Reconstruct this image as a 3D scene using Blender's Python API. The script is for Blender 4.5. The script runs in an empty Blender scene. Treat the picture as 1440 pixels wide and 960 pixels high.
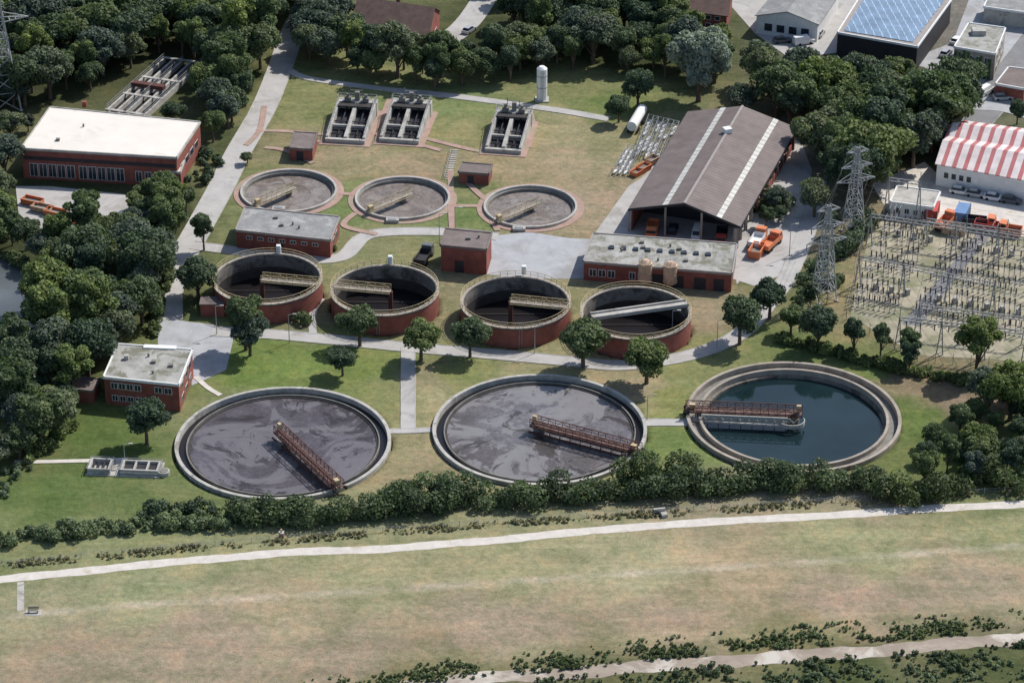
import bpy, math, random
import numpy as np
from mathutils import Vector, Matrix
random.seed(7); rng=np.random.default_rng(7)
D=533.0; PITCH=math.radians(29.3); F=4000.0
CP,SP=math.cos(PITCH),math.sin(PITCH)
CAM=np.array([0,-D*CP,D*SP]); FW=np.array([0,CP,-SP]); UP=np.array([0,SP,CP]); RT=np.array([1.,0,0])
def g(u,v,h=0.0):
    """aerial survey reading rectified onto the horizontal plane z=h (metres)"""
    d=FW*F+RT*(u-720)+UP*(480-v); t=(h-CAM[2])/d[2]; p=CAM+d*t
    return (float(p[0]),float(p[1]))
def lin(c):
    return tuple(((x/255)/12.92 if x/255<=0.04045 else ((x/255+0.055)/1.055)**2.4) for x in c)
# ------------------------------------------------------------ materials
def newmat(name):
    m=bpy.data.materials.new(name); m.use_nodes=True
    nt=m.node_tree; b=nt.nodes['Principled BSDF']; return m,nt,b
def setspec(b,v):
    for k in ('Specular IOR Level','Specular'):
        if k in b.inputs: b.inputs[k].default_value=v; return
def noise(nt,vec,scale,detail=5,rough=0.6,dist=0.0):
    n=nt.nodes.new('ShaderNodeTexNoise'); n.inputs['Scale'].default_value=scale; n.inputs['Detail'].default_value=detail
    n.inputs['Roughness'].default_value=rough; n.inputs['Distortion'].default_value=dist
    nt.links.new(vec,n.inputs['Vector']); return n.outputs['Fac']
def ramp(nt,fac,stops):
    r=nt.nodes.new('ShaderNodeValToRGB'); nt.links.new(fac,r.inputs['Fac'])
    e=r.color_ramp.elements
    while len(e)<len(stops): e.new(0.5)
    for i,(p,c) in enumerate(stops):
        e[i].position=p; e[i].color=(c[0],c[1],c[2],1) if not isinstance(c,(int,float)) else (c,c,c,1)
    return r.outputs['Color']
def mixc(nt,a,b,fac,mode='MIX'):
    m=nt.nodes.new('ShaderNodeMixRGB'); m.blend_type=mode
    for s,x in (('Color1',a),('Color2',b),('Fac',fac)):
        if isinstance(x,(int,float)): m.inputs[s].default_value=x if s=='Fac' else (x,x,x,1)
        elif isinstance(x,tuple): m.inputs[s].default_value=(*x[:3],1)
        else: nt.links.new(x,m.inputs[s])
    return m.outputs['Color']
def pos(nt,scale=None):
    n=nt.nodes.new('ShaderNodeNewGeometry')
    if scale is None: return n.outputs['Position']
    mp=nt.nodes.new('ShaderNodeMapping'); mp.inputs['Scale'].default_value=scale
    nt.links.new(n.outputs['Position'],mp.inputs['Vector']); return mp.outputs['Vector']
def bump(nt,b,h,s=0.4,d=0.1):
    n=nt.nodes.new('ShaderNodeBump'); n.inputs['Strength'].default_value=s; n.inputs['Distance'].default_value=d
    nt.links.new(h,n.inputs['Height']); nt.links.new(n.outputs['Normal'],b.inputs['Normal'])
def simple(name,col,var=0.35,sc=0.6,rough=0.8,metal=0.0,bmp=0.2,fine=6.0,stain=None):
    m,nt,b=newmat(name); p=pos(nt)
    n1=noise(nt,p,sc,6,0.65); n2=noise(nt,p,fine,3,0.6)
    f=ramp(nt,n1,[(0.3,1-var),(0.7,1+var)]); f2=ramp(nt,n2,[(0.3,1-var*0.5),(0.7,1+var*0.5)])
    c=mixc(nt,col,f,1.0,'MULTIPLY'); c=mixc(nt,c,f2,1.0,'MULTIPLY')
    if stain:
        s=noise(nt,p,stain[1],7,0.7,0.6); s=ramp(nt,s,[(stain[2],0.0),(stain[2]+0.12,1.0)])
        c=mixc(nt,c,stain[0],s)
    nt.links.new(c,b.inputs['Base Color']); b.inputs['Roughness'].default_value=rough; b.inputs['Metallic'].default_value=metal
    setspec(b,0.25)
    if bmp: bump(nt,b,n2,bmp,0.05)
    return m
M={}
M['concrete']=simple('concrete',(0.40,0.385,0.35),0.22,0.5,0.85,stain=((0.24,0.225,0.20),0.35,0.53))
M['concrete_dark']=simple('concrete_weathered',(0.20,0.19,0.17),0.3,0.6,0.9)
M['concrete_wet']=simple('wet_concrete',(0.05,0.045,0.042),0.3,0.6,0.6)
M['concrete_tan']=simple('concrete_tan',(0.33,0.29,0.24),0.25,0.4,0.85,stain=((0.16,0.12,0.10),0.5,0.57))
M['wall_stained']=simple('stained_tank_wall',(0.20,0.18,0.155),0.3,0.35,0.85,stain=((0.08,0.067,0.06),0.3,0.48))
M['brick']=simple('red_brick',(0.23,0.080,0.062),0.25,0.5,0.9,stain=((0.13,0.055,0.047),0.4,0.58))
M['brick_pave']=simple('brick_paving',(0.35,0.235,0.195),0.2,0.5,0.9,stain=((0.29,0.25,0.18),0.3,0.5))
M['paving']=simple('grey_paving',(0.40,0.385,0.365),0.12,0.25,0.9,stain=((0.30,0.285,0.26),0.15,0.52))
M['paving_blue']=simple('yard_paving',(0.36,0.365,0.375),0.12,0.3,0.85,stain=((0.28,0.28,0.275),0.12,0.5))
M['asphalt']=simple('asphalt',(0.19,0.19,0.195),0.15,0.3,0.9,stain=((0.14,0.14,0.14),0.12,0.55))
M['track']=simple('pale_track',(0.55,0.51,0.46),0.14,0.5,0.95,stain=((0.42,0.38,0.30),0.25,0.56))
M['dirt']=simple('dirt_track',(0.30,0.25,0.20),0.2,0.3,0.95,stain=((0.50,0.46,0.40),0.10,0.50))
M['roof_cream']=simple('cream_roof_membrane',(0.68,0.63,0.56),0.06,0.2,0.7,stain=((0.55,0.50,0.43),0.1,0.6))
M['roof_grey']=simple('grey_bitumen_roof',(0.24,0.24,0.235),0.2,0.5,0.9,stain=((0.36,0.355,0.34),0.25,0.52))
M['roof_moss']=simple('mossy_gravel_roof',(0.33,0.325,0.30),0.25,0.4,0.95,stain=((0.17,0.165,0.125),0.3,0.48))
M['roof_brown']=simple('dark_bitumen_roof',(0.17,0.14,0.13),0.2,0.4,0.9,stain=((0.24,0.2,0.18),0.3,0.55))
M['fascia']=simple('roof_edge_trim',(0.30,0.27,0.25),0.15,1,0.6)
M['white']=simple('white_paint',(0.72,0.72,0.70),0.1,0.6,0.5)
M['rooflight']=simple('translucent_rooflight',(0.52,0.51,0.47),0.18,0.6,0.5)
M['glass']=simple('window_glass',(0.03,0.04,0.05),0.3,0.5,0.12,bmp=0)
M['dark']=simple('dark_steel',(0.035,0.035,0.04),0.2,0.6,0.6)
M['black']=simple('tyre_rubber',(0.02,0.02,0.02),0.2,1,0.8)
M['steel']=simple('galvanised_steel',(0.34,0.35,0.36),0.15,0.6,0.5,0.3)
M['gear_steel']=simple('weathered_steel',(0.30,0.30,0.30),0.15,0.6,0.6,0.1)
M['lattice']=simple('lattice_steel',(0.36,0.37,0.37),0.15,0.6,0.6,0.1)
M['wire']=simple('cable',(0.10,0.10,0.10),0.1,1,0.6)
M['yellow']=simple('yellow_rail_paint',(0.47,0.38,0.22),0.15,0.8,0.6)
M['bridge']=simple('rust_red_bridge',(0.105,0.046,0.038),0.3,0.8,0.8)
M['bridge_deck']=simple('bridge_deck',(0.15,0.095,0.08),0.3,0.8,0.85)
M['rust']=simple('rusty_tank',(0.50,0.36,0.25),0.25,0.5,0.7,stain=((0.30,0.18,0.11),0.8,0.55))
M['orange']=simple('orange_paint',(0.60,0.20,0.09),0.12,0.8,0.5)
M['red']=simple('red_paint',(0.45,0.07,0.06),0.12,0.8,0.5)
M['blue']=simple('blue_paint',(0.14,0.24,0.42),0.12,0.8,0.5)
M['grey_paint']=simple('grey_paint',(0.12,0.125,0.13),0.12,0.8,0.35)
M['silver']=simple('silver_paint',(0.45,0.46,0.47),0.08,0.8,0.3,0.3)
M['tile_red']=simple('brown_roof_tiles',(0.12,0.08,0.068),0.25,0.6,0.85)
M['ivy']=simple('ivy',(0.05,0.11,0.03),0.6,0.8,0.9,bmp=1.0)
M['bark']=simple('bark',(0.11,0.085,0.065),0.3,2,0.95)
M['insul']=simple('insulator_porcelain',(0.10,0.07,0.06),0.2,1,0.35)
M['gravel']=simple('dry_gravel',(0.34,0.305,0.225),0.25,0.3,0.95,stain=((0.20,0.20,0.12),0.14,0.48))
M['scum']=simple('scum',(0.38,0.37,0.33),0.2,1,0.8)
def striped(name,c1,c2,direction,width,rough=0.6,soft=0.05,duty=0.5,b_=0.0):
    m,nt,b=newmat(name); geo=nt.nodes.new('ShaderNodeNewGeometry')
    dp=nt.nodes.new('ShaderNodeVectorMath'); dp.operation='DOT_PRODUCT'; dp.inputs[1].default_value=(direction[0],direction[1],0)
    nt.links.new(geo.outputs['Position'],dp.inputs[0])
    dv=nt.nodes.new('ShaderNodeMath'); dv.operation='DIVIDE'; nt.links.new(dp.outputs['Value'],dv.inputs[0]); dv.inputs[1].default_value=width
    fr=nt.nodes.new('ShaderNodeMath'); fr.operation='FRACT'; nt.links.new(dv.outputs[0],fr.inputs[0])
    f=ramp(nt,fr.outputs[0],[(0,0.0),(duty,0.0),(min(duty+soft,0.999),1.0)])
    c=mixc(nt,c1,c2,f); n=noise(nt,geo.outputs['Position'],0.35,6); fn=ramp(nt,n,[(0.3,0.78),(0.7,1.17)])
    c=mixc(nt,c,fn,1.0,'MULTIPLY'); nt.links.new(c,b.inputs['Base Color']); b.inputs['Roughness'].default_value=rough; setspec(b,0.3)
    if b_: bump(nt,b,fr.outputs[0],b_,0.08)
    return m
# grass
m,nt,b=newmat('grass'); a=nt.nodes.new('ShaderNodeAttribute'); a.attribute_name='Col'
p=pos(nt); n1=noise(nt,p,0.09,7,0.7,0.5); n2=noise(nt,p,0.9,6,0.7); n3=noise(nt,pos(nt,(0.03,0.28,1)),1.0,6,0.7,0.3); n4=noise(nt,p,5,2,0.6); n5=noise(nt,p,0.25,6,0.75,0.8); n6=noise(nt,pos(nt,(0.5,1,1)),2.0,5,0.8,0.4)
c=mixc(nt,a.outputs['Color'],ramp(nt,n1,[(0.32,(0.76,0.82,0.74)),(0.5,(1,1,1)),(0.7,(1.22,1.10,1.06))]),1.0,'MULTIPLY')
c=mixc(nt,c,ramp(nt,n5,[(0.36,(0.80,0.85,0.76)),(0.5,(1,1,1)),(0.64,(1.18,1.06,1.02))]),1.0,'MULTIPLY')
c=mixc(nt,c,ramp(nt,n2,[(0.3,0.76),(0.7,1.2)]),1.0,'MULTIPLY')
c=mixc(nt,c,ramp(nt,n6,[(0.30,(0.66,0.72,0.62)),(0.42,(1,1,1)),(0.7,(1.1,1.08,1.05))]),1.0,'MULTIPLY')
c=mixc(nt,c,ramp(nt,n3,[(0.35,0.88),(0.65,1.12)]),1.0,'MULTIPLY')
c=mixc(nt,c,ramp(nt,n4,[(0.3,0.80),(0.7,1.17)]),1.0,'MULTIPLY')
nt.links.new(c,b.inputs['Base Color']); b.inputs['Roughness'].default_value=1.0; setspec(b,0.05); bump(nt,b,n2,0.6,0.25)
M['grass']=m
# foliage
def leafmat(name,c_dark,c_light,rnd=0.25):
    m,nt,b=newmat(name); a=nt.nodes.new('ShaderNodeAttribute'); a.attribute_name='tint'
    oi=nt.nodes.new('ShaderNodeObjectInfo')
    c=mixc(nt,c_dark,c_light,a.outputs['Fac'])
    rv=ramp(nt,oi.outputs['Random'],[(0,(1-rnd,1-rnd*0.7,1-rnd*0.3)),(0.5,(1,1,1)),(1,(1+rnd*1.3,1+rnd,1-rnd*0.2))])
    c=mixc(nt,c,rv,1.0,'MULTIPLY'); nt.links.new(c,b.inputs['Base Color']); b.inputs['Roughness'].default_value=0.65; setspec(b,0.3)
    tr=nt.nodes.new('ShaderNodeBsdfTranslucent'); c2=mixc(nt,c,(1.3,1.5,0.8),1.0,'MULTIPLY'); nt.links.new(c2,tr.inputs['Color'])
    mx=nt.nodes.new('ShaderNodeMixShader'); mx.inputs[0].default_value=0.28
    nt.links.new(b.outputs[0],mx.inputs[1]); nt.links.new(tr.outputs[0],mx.inputs[2])
    nt.links.new(mx.outputs[0],nt.nodes['Material Output'].inputs['Surface']); return m
M['leaf']=leafmat('foliage',(0.046,0.068,0.036),(0.130,0.170,0.085),.35)
M['leaf2']=leafmat('foliage_light',(0.06,0.09,0.038),(0.17,0.215,0.085),.3)
M['leaf3']=leafmat('foliage_greyish',(0.06,0.078,0.055),(0.15,0.182,0.125),.3)
M['leaf_silver']=leafmat('willow_foliage',(0.16,0.19,0.15),(0.34,0.38,0.31),0.1)
M['leaf_bright']=leafmat('bright_foliage',(0.10,0.13,0.035),(0.24,0.29,0.09),0.1)
M['reed']=leafmat('reed_foliage',(0.09,0.12,0.07),(0.21,0.26,0.15),0.1)
M['tallgrass']=leafmat('tall_grass_blades',(0.17,0.165,0.09),(0.34,0.31,0.20),0.1)
# sludge
def sludge(name,base,light,dark,thl,thd,sc=0.09,vor=0.45,rough=0.4):
    m,nt,b=newmat(name); p=pos(nt)
    n1=noise(nt,p,sc,10,0.64,2.2); n2=noise(nt,p,sc*1.5,10,0.70,1.8); n3=noise(nt,p,2.2,4,0.7); n4=noise(nt,p,sc*5,8,0.8,0.8); n5=noise(nt,p,sc*0.6,3,0.5,0.5)
    c=mixc(nt,base,ramp(nt,n3,[(0.3,0.75),(0.7,1.25)]),1.0,'MULTIPLY')
    c=mixc(nt,c,ramp(nt,n5,[(0.35,(0.75,0.68,0.62)),(0.6,(1.15,1.15,1.2))]),1.0,'MULTIPLY')
    c=mixc(nt,c,ramp(nt,n4,[(0.35,0.62),(0.65,1.38)]),1.0,'MULTIPLY')
    c=mixc(nt,c,light,ramp(nt,n1,[(thl,0.0),(thl+0.025,0.65),(thl+0.22,1.0)]))
    c=mixc(nt,c,dark,ramp(nt,n2,[(thd,0.0),(thd+0.025,0.8),(1,1.0)]))
    v=nt.nodes.new('ShaderNodeTexVoronoi'); v.inputs['Scale'].default_value=0.7; nt.links.new(p,v.inputs['Vector'])
    c=mixc(nt,c,(0.42,0.41,0.38),mixc(nt,ramp(nt,v.outputs['Distance'],[(0.0,vor),(0.12,0.0)]),ramp(nt,n1,[(0.45,0.2),(0.6,1.0)]),1.0,'MULTIPLY'))
    nt.links.new(c,b.inputs['Base Color']); b.inputs['Roughness'].default_value=rough; setspec(b,0.4); bump(nt,b,n3,0.15,0.05); return m
M['sludge1']=sludge('sludge_scum_dark',(0.075,0.067,0.073),(0.150,0.140,0.148),(0.026,0.02,0.019),0.52,0.555,0.075)
M['sludge2']=sludge('sludge_scum_pale',(0.110,0.103,0.106),(0.215,0.207,0.207),(0.035,0.027,0.022),0.49,0.555,0.055)
M['sludge3']=sludge('settled_sludge',(0.17,0.148,0.133),(0.235,0.21,0.19),(0.095,0.08,0.075),0.54,0.58,0.13,0.25,0.6)
def water(name,col,rough=0.06,spec=0.5):
    m,nt,b=newmat(name); p=pos(nt); n=noise(nt,p,0.6,4); n0=noise(nt,p,0.07,5)
    c=mixc(nt,col,ramp(nt,n0,[(0.3,0.7),(0.7,1.4)]),1.0,'MULTIPLY'); nt.links.new(c,b.inputs['Base Color'])
    b.inputs['Roughness'].default_value=rough; setspec(b,spec); bump(nt,b,n,0.06,0.05); return m
M['water']=water('clear_tank_water',(0.009,0.022,0.025))
M['water_river']=water('river_water',(0.09,0.10,0.105),0.2)
M['water_dark']=water('aeration_water',(0.012,0.010,0.011),0.3,0.3)
# ------------------------------------------------------------ mesh tools
class Part:
    def __init__(s,name,mat): s.name=name; s.mat=mat; s.v=[]; s.f=[]
    def add(s,vs,fs):
        k=len(s.v); s.v+= [tuple(map(float,q)) for q in vs]; s.f+=[tuple(i+k for i in f) for f in fs]
    def prism(s,poly,z0,z1,ztop=None):
        n=len(poly); A=sum(poly[i][0]*poly[(i+1)%n][1]-poly[(i+1)%n][0]*poly[i][1] for i in range(n))
        zt=list(ztop) if ztop else [z1]*n
        if A<0: poly=poly[::-1]; zt=zt[::-1]
        vs=[(x,y,z0) for x,y in poly]+[(poly[i][0],poly[i][1],zt[i]) for i in range(n)]
        fs=[tuple(range(n-1,-1,-1)),tuple(range(n,2*n))]+[(i,(i+1)%n,n+(i+1)%n,n+i) for i in range(n)]
        s.add(vs,fs)
    def box(s,c,z0,sx,sy,sz,rot=0.0):
        ca,sa=math.cos(rot),math.sin(rot)
        s.prism([(c[0]+x*ca-y*sa,c[1]+x*sa+y*ca) for x,y in ((-sx/2,-sy/2),(sx/2,-sy/2),(sx/2,sy/2),(-sx/2,sy/2))],z0,z0+sz)
    def beam(s,a,b,w,h=None):
        a=Vector(a); b=Vector(b); d=b-a
        if d.length<1e-4: return
        d.normalize(); h=h or w
        r=d.cross(Vector((0,0,1)))
        if r.length<0.05: r=Vector((1,0,0))
        r.normalize(); u=r.cross(d); r*=w/2; u*=h/2
        vs=[a-r-u,a+r-u,a+r+u,a-r+u,b-r-u,b+r-u,b+r+u,b-r+u]
        s.add(vs,[(0,1,2,3),(7,6,5,4),(0,4,5,1),(1,5,6,2),(2,6,7,3),(3,7,4,0)])
    def cyl(s,c,r,z0,z1,n=24,r2=None):
        r2=r if r2 is None else r2; A=[2*math.pi*i/n for i in range(n)]
        vs=[(c[0]+r*math.cos(t),c[1]+r*math.sin(t),z0) for t in A]+[(c[0]+r2*math.cos(t),c[1]+r2*math.sin(t),z1) for t in A]
        s.add(vs,[tuple(range(n-1,-1,-1)),tuple(range(n,2*n))]+[(i,(i+1)%n,n+(i+1)%n,n+i) for i in range(n)])
    def hcyl(s,a,b,r,n=14):
        a=Vector(a);b=Vector(b);d=(b-a).normalized(); q=d.orthogonal().normalized(); w=d.cross(q)
        vs=[a+(q*math.cos(2*math.pi*i/n)+w*math.sin(2*math.pi*i/n))*r for i in range(n)]+[b+(q*math.cos(2*math.pi*i/n)+w*math.sin(2*math.pi*i/n))*r for i in range(n)]
        s.add(vs,[tuple(range(n-1,-1,-1)),tuple(range(n,2*n))]+[(i,(i+1)%n,n+(i+1)%n,n+i) for i in range(n)])
    def ring(s,c,r0,r1,z0,z1,n=128):
        vs=[]
        for i in range(n):
            t=2*math.pi*i/n; ca,sa=math.cos(t),math.sin(t)
            vs+=[(c[0]+r0*ca,c[1]+r0*sa,z0),(c[0]+r1*ca,c[1]+r1*sa,z0),(c[0]+r1*ca,c[1]+r1*sa,z1),(c[0]+r0*ca,c[1]+r0*sa,z1)]
        fs=[]
        for i in range(n):
            j=(i+1)%n; a,b=4*i,4*j
            fs+=[(a+1,b+1,b+2,a+2),(a+3,a+2,b+2,b+3),(b,a,a+3,b+3),(a,b,b+1,a+1)]
        s.add(vs,fs)
    def disc(s,c,r,z,n=96):
        s.add([(c[0]+r*math.cos(2*math.pi*i/n),c[1]+r*math.sin(2*math.pi*i/n),z) for i in range(n)],[tuple(range(n))])
    def sheet(s,poly,z):
        n=len(poly); A=sum(poly[i][0]*poly[(i+1)%n][1]-poly[(i+1)%n][0]*poly[i][1] for i in range(n))
        if A<0: poly=poly[::-1]
        s.add([(x,y,z) for x,y in poly],[tuple(range(n))])
    def wall(s,p0,p1,t0,t1,z0,z1,out,base=0.0):
        dx,dy=p1[0]-p0[0],p1[1]-p0[1]; L=math.hypot(dx,dy); nx,ny=dy/L,-dx/L
        a=(p0[0]+dx*t0,p0[1]+dy*t0); b=(p0[0]+dx*t1,p0[1]+dy*t1)
        s.prism([(a[0]+nx*base,a[1]+ny*base),(b[0]+nx*base,b[1]+ny*base),(b[0]+nx*out,b[1]+ny*out),(a[0]+nx*out,a[1]+ny*out)],z0,z1)
    def rail(s,pts,h=1.1,sp=1.5,t=0.06,closed=False):
        P=[Vector(q) for q in pts]
        if closed: P.append(P[0])
        for a,b in zip(P,P[1:]):
            L=(b-a).length; n=max(1,round(L/sp))
            for k in (h,h*0.5): s.beam(a+Vector((0,0,k)),b+Vector((0,0,k)),t)
            for i in range(n):
                q=a+(b-a)*(i/n); s.beam(q,q+Vector((0,0,h)),t)
        s.beam(P[-1],P[-1]+Vector((0,0,h)),t)
def mesh_from(name,v,f,mat,origin=(0,0,0)):
    me=bpy.data.meshes.new(name); me.from_pydata([(x-origin[0],y-origin[1],z-origin[2]) for x,y,z in v],[],f)
    me.materials.append(mat); me.update(); return me
COL=bpy.context.scene.collection
class Thing:
    def __init__(s,name): s.name=name; s.parts=[]
    def part(s,name,mat):
        p=Part(name,M[mat] if isinstance(mat,str) else mat); s.parts.append(p); return p
    def done(s):
        ps=[p for p in s.parts if p.v]; allv=[q for p in ps for q in p.v]
        ox=sum(q[0] for q in allv)/len(allv); oy=sum(q[1] for q in allv)/len(allv)
        if len(ps)==1:
            ob=bpy.data.objects.new(s.name,mesh_from(s.name,ps[0].v,ps[0].f,ps[0].mat,(ox,oy,0))); ob.location=(ox,oy,0); COL.objects.link(ob); return ob
        e=bpy.data.objects.new(s.name,None); e.empty_display_size=0.5; e.location=(ox,oy,0); COL.objects.link(e)
        for p in ps:
            ob=bpy.data.objects.new(p.name,mesh_from(p.name,p.v,p.f,p.mat,(ox,oy,0))); ob.parent=e; COL.objects.link(ob)
        return e
# ------------------------------------------------------------ tank data
def radius(u,v,hw,h): return (g(u+hw,v,h)[0]-g(u-hw,v,h)[0])/2
BIG=[(398,618,152),(759,599,151),(1116,582,151)]
MID=[(376,391,77),(541,407,76),(725,424,77.5),(894,439,78)]
SML=[(406,267,68),(566,277,67),(746,289,66)]
big=[(g(u,v,1.0),radius(u,v,w,1.0)) for u,v,w in BIG]
mid=[(g(u,v,4.2),radius(u,v,w,4.2)) for u,v,w in MID]
sml=[(g(u,v,0.6),radius(u,v,w,0.6)) for u,v,w in SML]
def smooth(pts,n=8):
    out=[]; P_=[pts[0]]+list(pts)+[pts[-1]]
    for i in range(1,len(P_)-2):
        a,b,c,d=[np.array(q) for q in P_[i-1:i+3]]
        for k in range(n):
            t=k/n; out.append(tuple(0.5*((2*b)+(-a+c)*t+(2*a-5*b+4*c-d)*t*t+(-a+3*b-3*c+d)*t**3)))
    out.append(tuple(pts[-1])); return out
# ------------------------------------------------------------ ground
CT=[(700,890,(160,146,126)),(300,900,(157,144,124)),(100,930,(150,139,118)),(1200,850,(164,148,128)),(950,870,(162,147,126)),(500,930,(152,140,120)),(1400,820,(160,148,126)),
(1300,860,(157,144,124)),(900,800,(162,157,126)),(200,820,(150,151,118)),(500,800,(157,154,121)),(1200,760,(156,155,120)),(1420,740,(152,152,116)),(60,850,(152,149,120)),(700,780,(157,153,120)),(1000,830,(166,152,126)),(400,865,(160,150,124)),
(500,748,(142,143,110)),(200,770,(136,141,104)),(700,735,(142,142,110)),(1000,712,(150,142,118)),(1200,697,(148,140,116)),(1400,695,(126,131,94)),(30,780,(126,132,94)),
(80,690,(95,112,67)),(200,700,(103,117,74)),(30,640,(100,109,70)),(140,615,(92,109,62)),(240,690,(116,125,84)),(290,570,(124,129,92)),
(430,510,(112,130,74)),(350,525,(109,128,71)),(520,520,(116,131,76)),(400,495,(112,128,74)),(280,540,(118,126,84)),(590,560,(152,147,114)),(600,530,(148,140,112)),(565,640,(150,142,110)),(600,650,(146,136,108)),(520,500,(124,134,84)),(470,545,(118,129,80)),(540,560,(132,134,92)),
(650,525,(128,134,86)),(740,512,(142,139,106)),(905,545,(158,146,122)),(880,520,(150,142,112)),(960,525,(130,135,92)),(1020,500,(130,133,92)),(930,620,(114,129,78)),(935,560,(132,136,88)),
(1290,590,(104,120,70)),(1270,650,(108,118,74)),(1290,545,(138,124,102)),(1350,560,(136,122,104)),(1230,520,(108,122,74)),(1100,490,(104,117,74)),(1380,650,(90,104,60)),(1440,650,(98,112,70)),
(560,440,(134,130,102)),(450,450,(130,126,98)),(630,410,(142,136,108)),(1000,440,(146,136,112)),(460,470,(118,126,84)),(560,355,(132,133,98)),(500,345,(130,131,96)),(620,450,(136,132,102)),
(500,220,(150,140,112)),(460,210,(148,138,112)),(600,230,(152,138,114)),(640,190,(142,139,100)),(640,150,(120,132,90)),(590,190,(134,134,94)),(420,150,(132,134,94)),(450,130,(130,132,92)),(530,150,(124,133,90)),
(800,230,(158,146,120)),(800,180,(152,146,114)),(850,150,(112,125,78)),(810,120,(126,129,90)),(840,290,(158,144,122)),(780,330,(152,140,114)),(660,300,(112,127,82)),(485,290,(112,127,82)),(650,270,(126,131,92)),(690,235,(152,140,112)),
(740,240,(152,140,112)),(370,300,(122,127,90)),(350,240,(118,122,86)),(380,215,(136,130,100)),(870,190,(142,138,106)),
(1250,400,(152,142,110)),(1350,400,(150,140,112)),(1400,450,(146,138,110)),(1200,430,(140,132,102)),(1120,400,(114,117,82)),(1300,480,(134,124,98)),(1110,330,(124,116,100)),(1130,200,(134,128,114)),
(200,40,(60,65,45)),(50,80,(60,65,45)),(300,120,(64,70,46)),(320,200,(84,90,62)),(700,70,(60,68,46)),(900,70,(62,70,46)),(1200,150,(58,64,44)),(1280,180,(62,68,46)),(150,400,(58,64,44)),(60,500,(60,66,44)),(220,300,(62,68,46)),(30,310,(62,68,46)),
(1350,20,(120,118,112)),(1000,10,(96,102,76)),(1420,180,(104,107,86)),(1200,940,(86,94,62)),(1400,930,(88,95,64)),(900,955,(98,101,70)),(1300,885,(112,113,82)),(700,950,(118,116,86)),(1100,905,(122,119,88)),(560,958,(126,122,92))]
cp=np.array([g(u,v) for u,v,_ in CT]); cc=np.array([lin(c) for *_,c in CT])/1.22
fx=np.arange(-176,176.1,1.0); fy=np.arange(-135,215.1,1.0)
X=np.concatenate([[-4000,-1500,-600,-300],fx,[300,600,1500,4000]]); Y=np.concatenate([[-4000,-1200,-600,-250],fy,[300,600,1500,5000]])
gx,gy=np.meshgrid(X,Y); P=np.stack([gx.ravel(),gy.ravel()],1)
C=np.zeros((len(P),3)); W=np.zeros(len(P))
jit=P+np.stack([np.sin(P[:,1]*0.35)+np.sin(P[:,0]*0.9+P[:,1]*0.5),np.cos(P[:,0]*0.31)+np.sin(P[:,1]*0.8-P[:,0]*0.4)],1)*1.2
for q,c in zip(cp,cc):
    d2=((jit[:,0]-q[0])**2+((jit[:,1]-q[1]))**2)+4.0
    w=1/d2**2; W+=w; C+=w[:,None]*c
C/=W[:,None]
def wear(px,col,hw,amt):
    """soft worn line in the turf"""
    pts=np.array(smooth([g(*q) for q in px],30)); 
    for i in range(len(P)):
        pass
    near=np.where((P[:,1]>pts[:,1].min()-3)&(P[:,1]<pts[:,1].max()+3)&(abs(P[:,0])<200))[0]
    Q=P[near]; dm=np.full(len(Q),1e9)
    for a,b in zip(pts[:-1],pts[1:]):
        ab=b-a; L2=max(ab@ab,1e-9); tt=np.clip(((Q-a)@ab)/L2,0,1); dd=np.hypot(*(Q-(a+tt[:,None]*ab)).T); dm=np.minimum(dm,dd)
    f=np.clip(1.4-dm/hw,0,1)*amt*(0.7+0.3*np.sin(Q[:,0]*.4)); C[near]=C[near]*(1-f[:,None])+np.array(col)*f[:,None]
wear([(-40,872),(60,862),(180,851),(400,838),(600,825),(800,812),(1000,799),(1200,785),(1440,766)],(0.42,0.37,0.29),0.9,0.75)
wear([(540,985),(660,930),(900,905),(1200,878),(1440,858)],(0.25,0.235,0.14),3.0,0.5)
Z=np.zeros(len(P))
for (c,r),o in [(t,0.55) for t in big+sml]+[(t,0.45) for t in mid]:
    Z[((P[:,0]-c[0])**2+(P[:,1]-c[1])**2)<(r-o)**2]=-7
nx,ny=len(X),len(Y)
idx=np.arange(nx*ny).reshape(ny,nx)
quads=np.stack([idx[:-1,:-1],idx[:-1,1:],idx[1:,1:],idx[1:,:-1]],-1).reshape(-1,4)
def np_mesh(name,V,Q,mats,attrs=None,matidx=None):
    me=bpy.data.meshes.new(name); k=Q.shape[1]
    me.vertices.add(len(V)); me.vertices.foreach_set('co',V.astype(np.float32).ravel())
    me.loops.add(Q.size); me.loops.foreach_set('vertex_index',Q.astype(np.int32).ravel())
    me.polygons.add(len(Q)); me.polygons.foreach_set('loop_start',np.arange(0,Q.size,k,dtype=np.int32))
    for m_ in mats: me.materials.append(m_)
    if matidx is not None: me.polygons.foreach_set('material_index',matidx.astype(np.int32))
    me.update(calc_edges=True); me.validate()
    for n_,(typ,arr) in (attrs or {}).items():
        at=me.attributes.new(n_,typ,'POINT')
        at.data.foreach_set('color' if typ=='FLOAT_COLOR' else 'value',arr.astype(np.float32).ravel())
    return me
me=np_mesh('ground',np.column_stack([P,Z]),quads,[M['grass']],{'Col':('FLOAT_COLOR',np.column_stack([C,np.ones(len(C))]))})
COL.objects.link(bpy.data.objects.new('ground',me))
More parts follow.
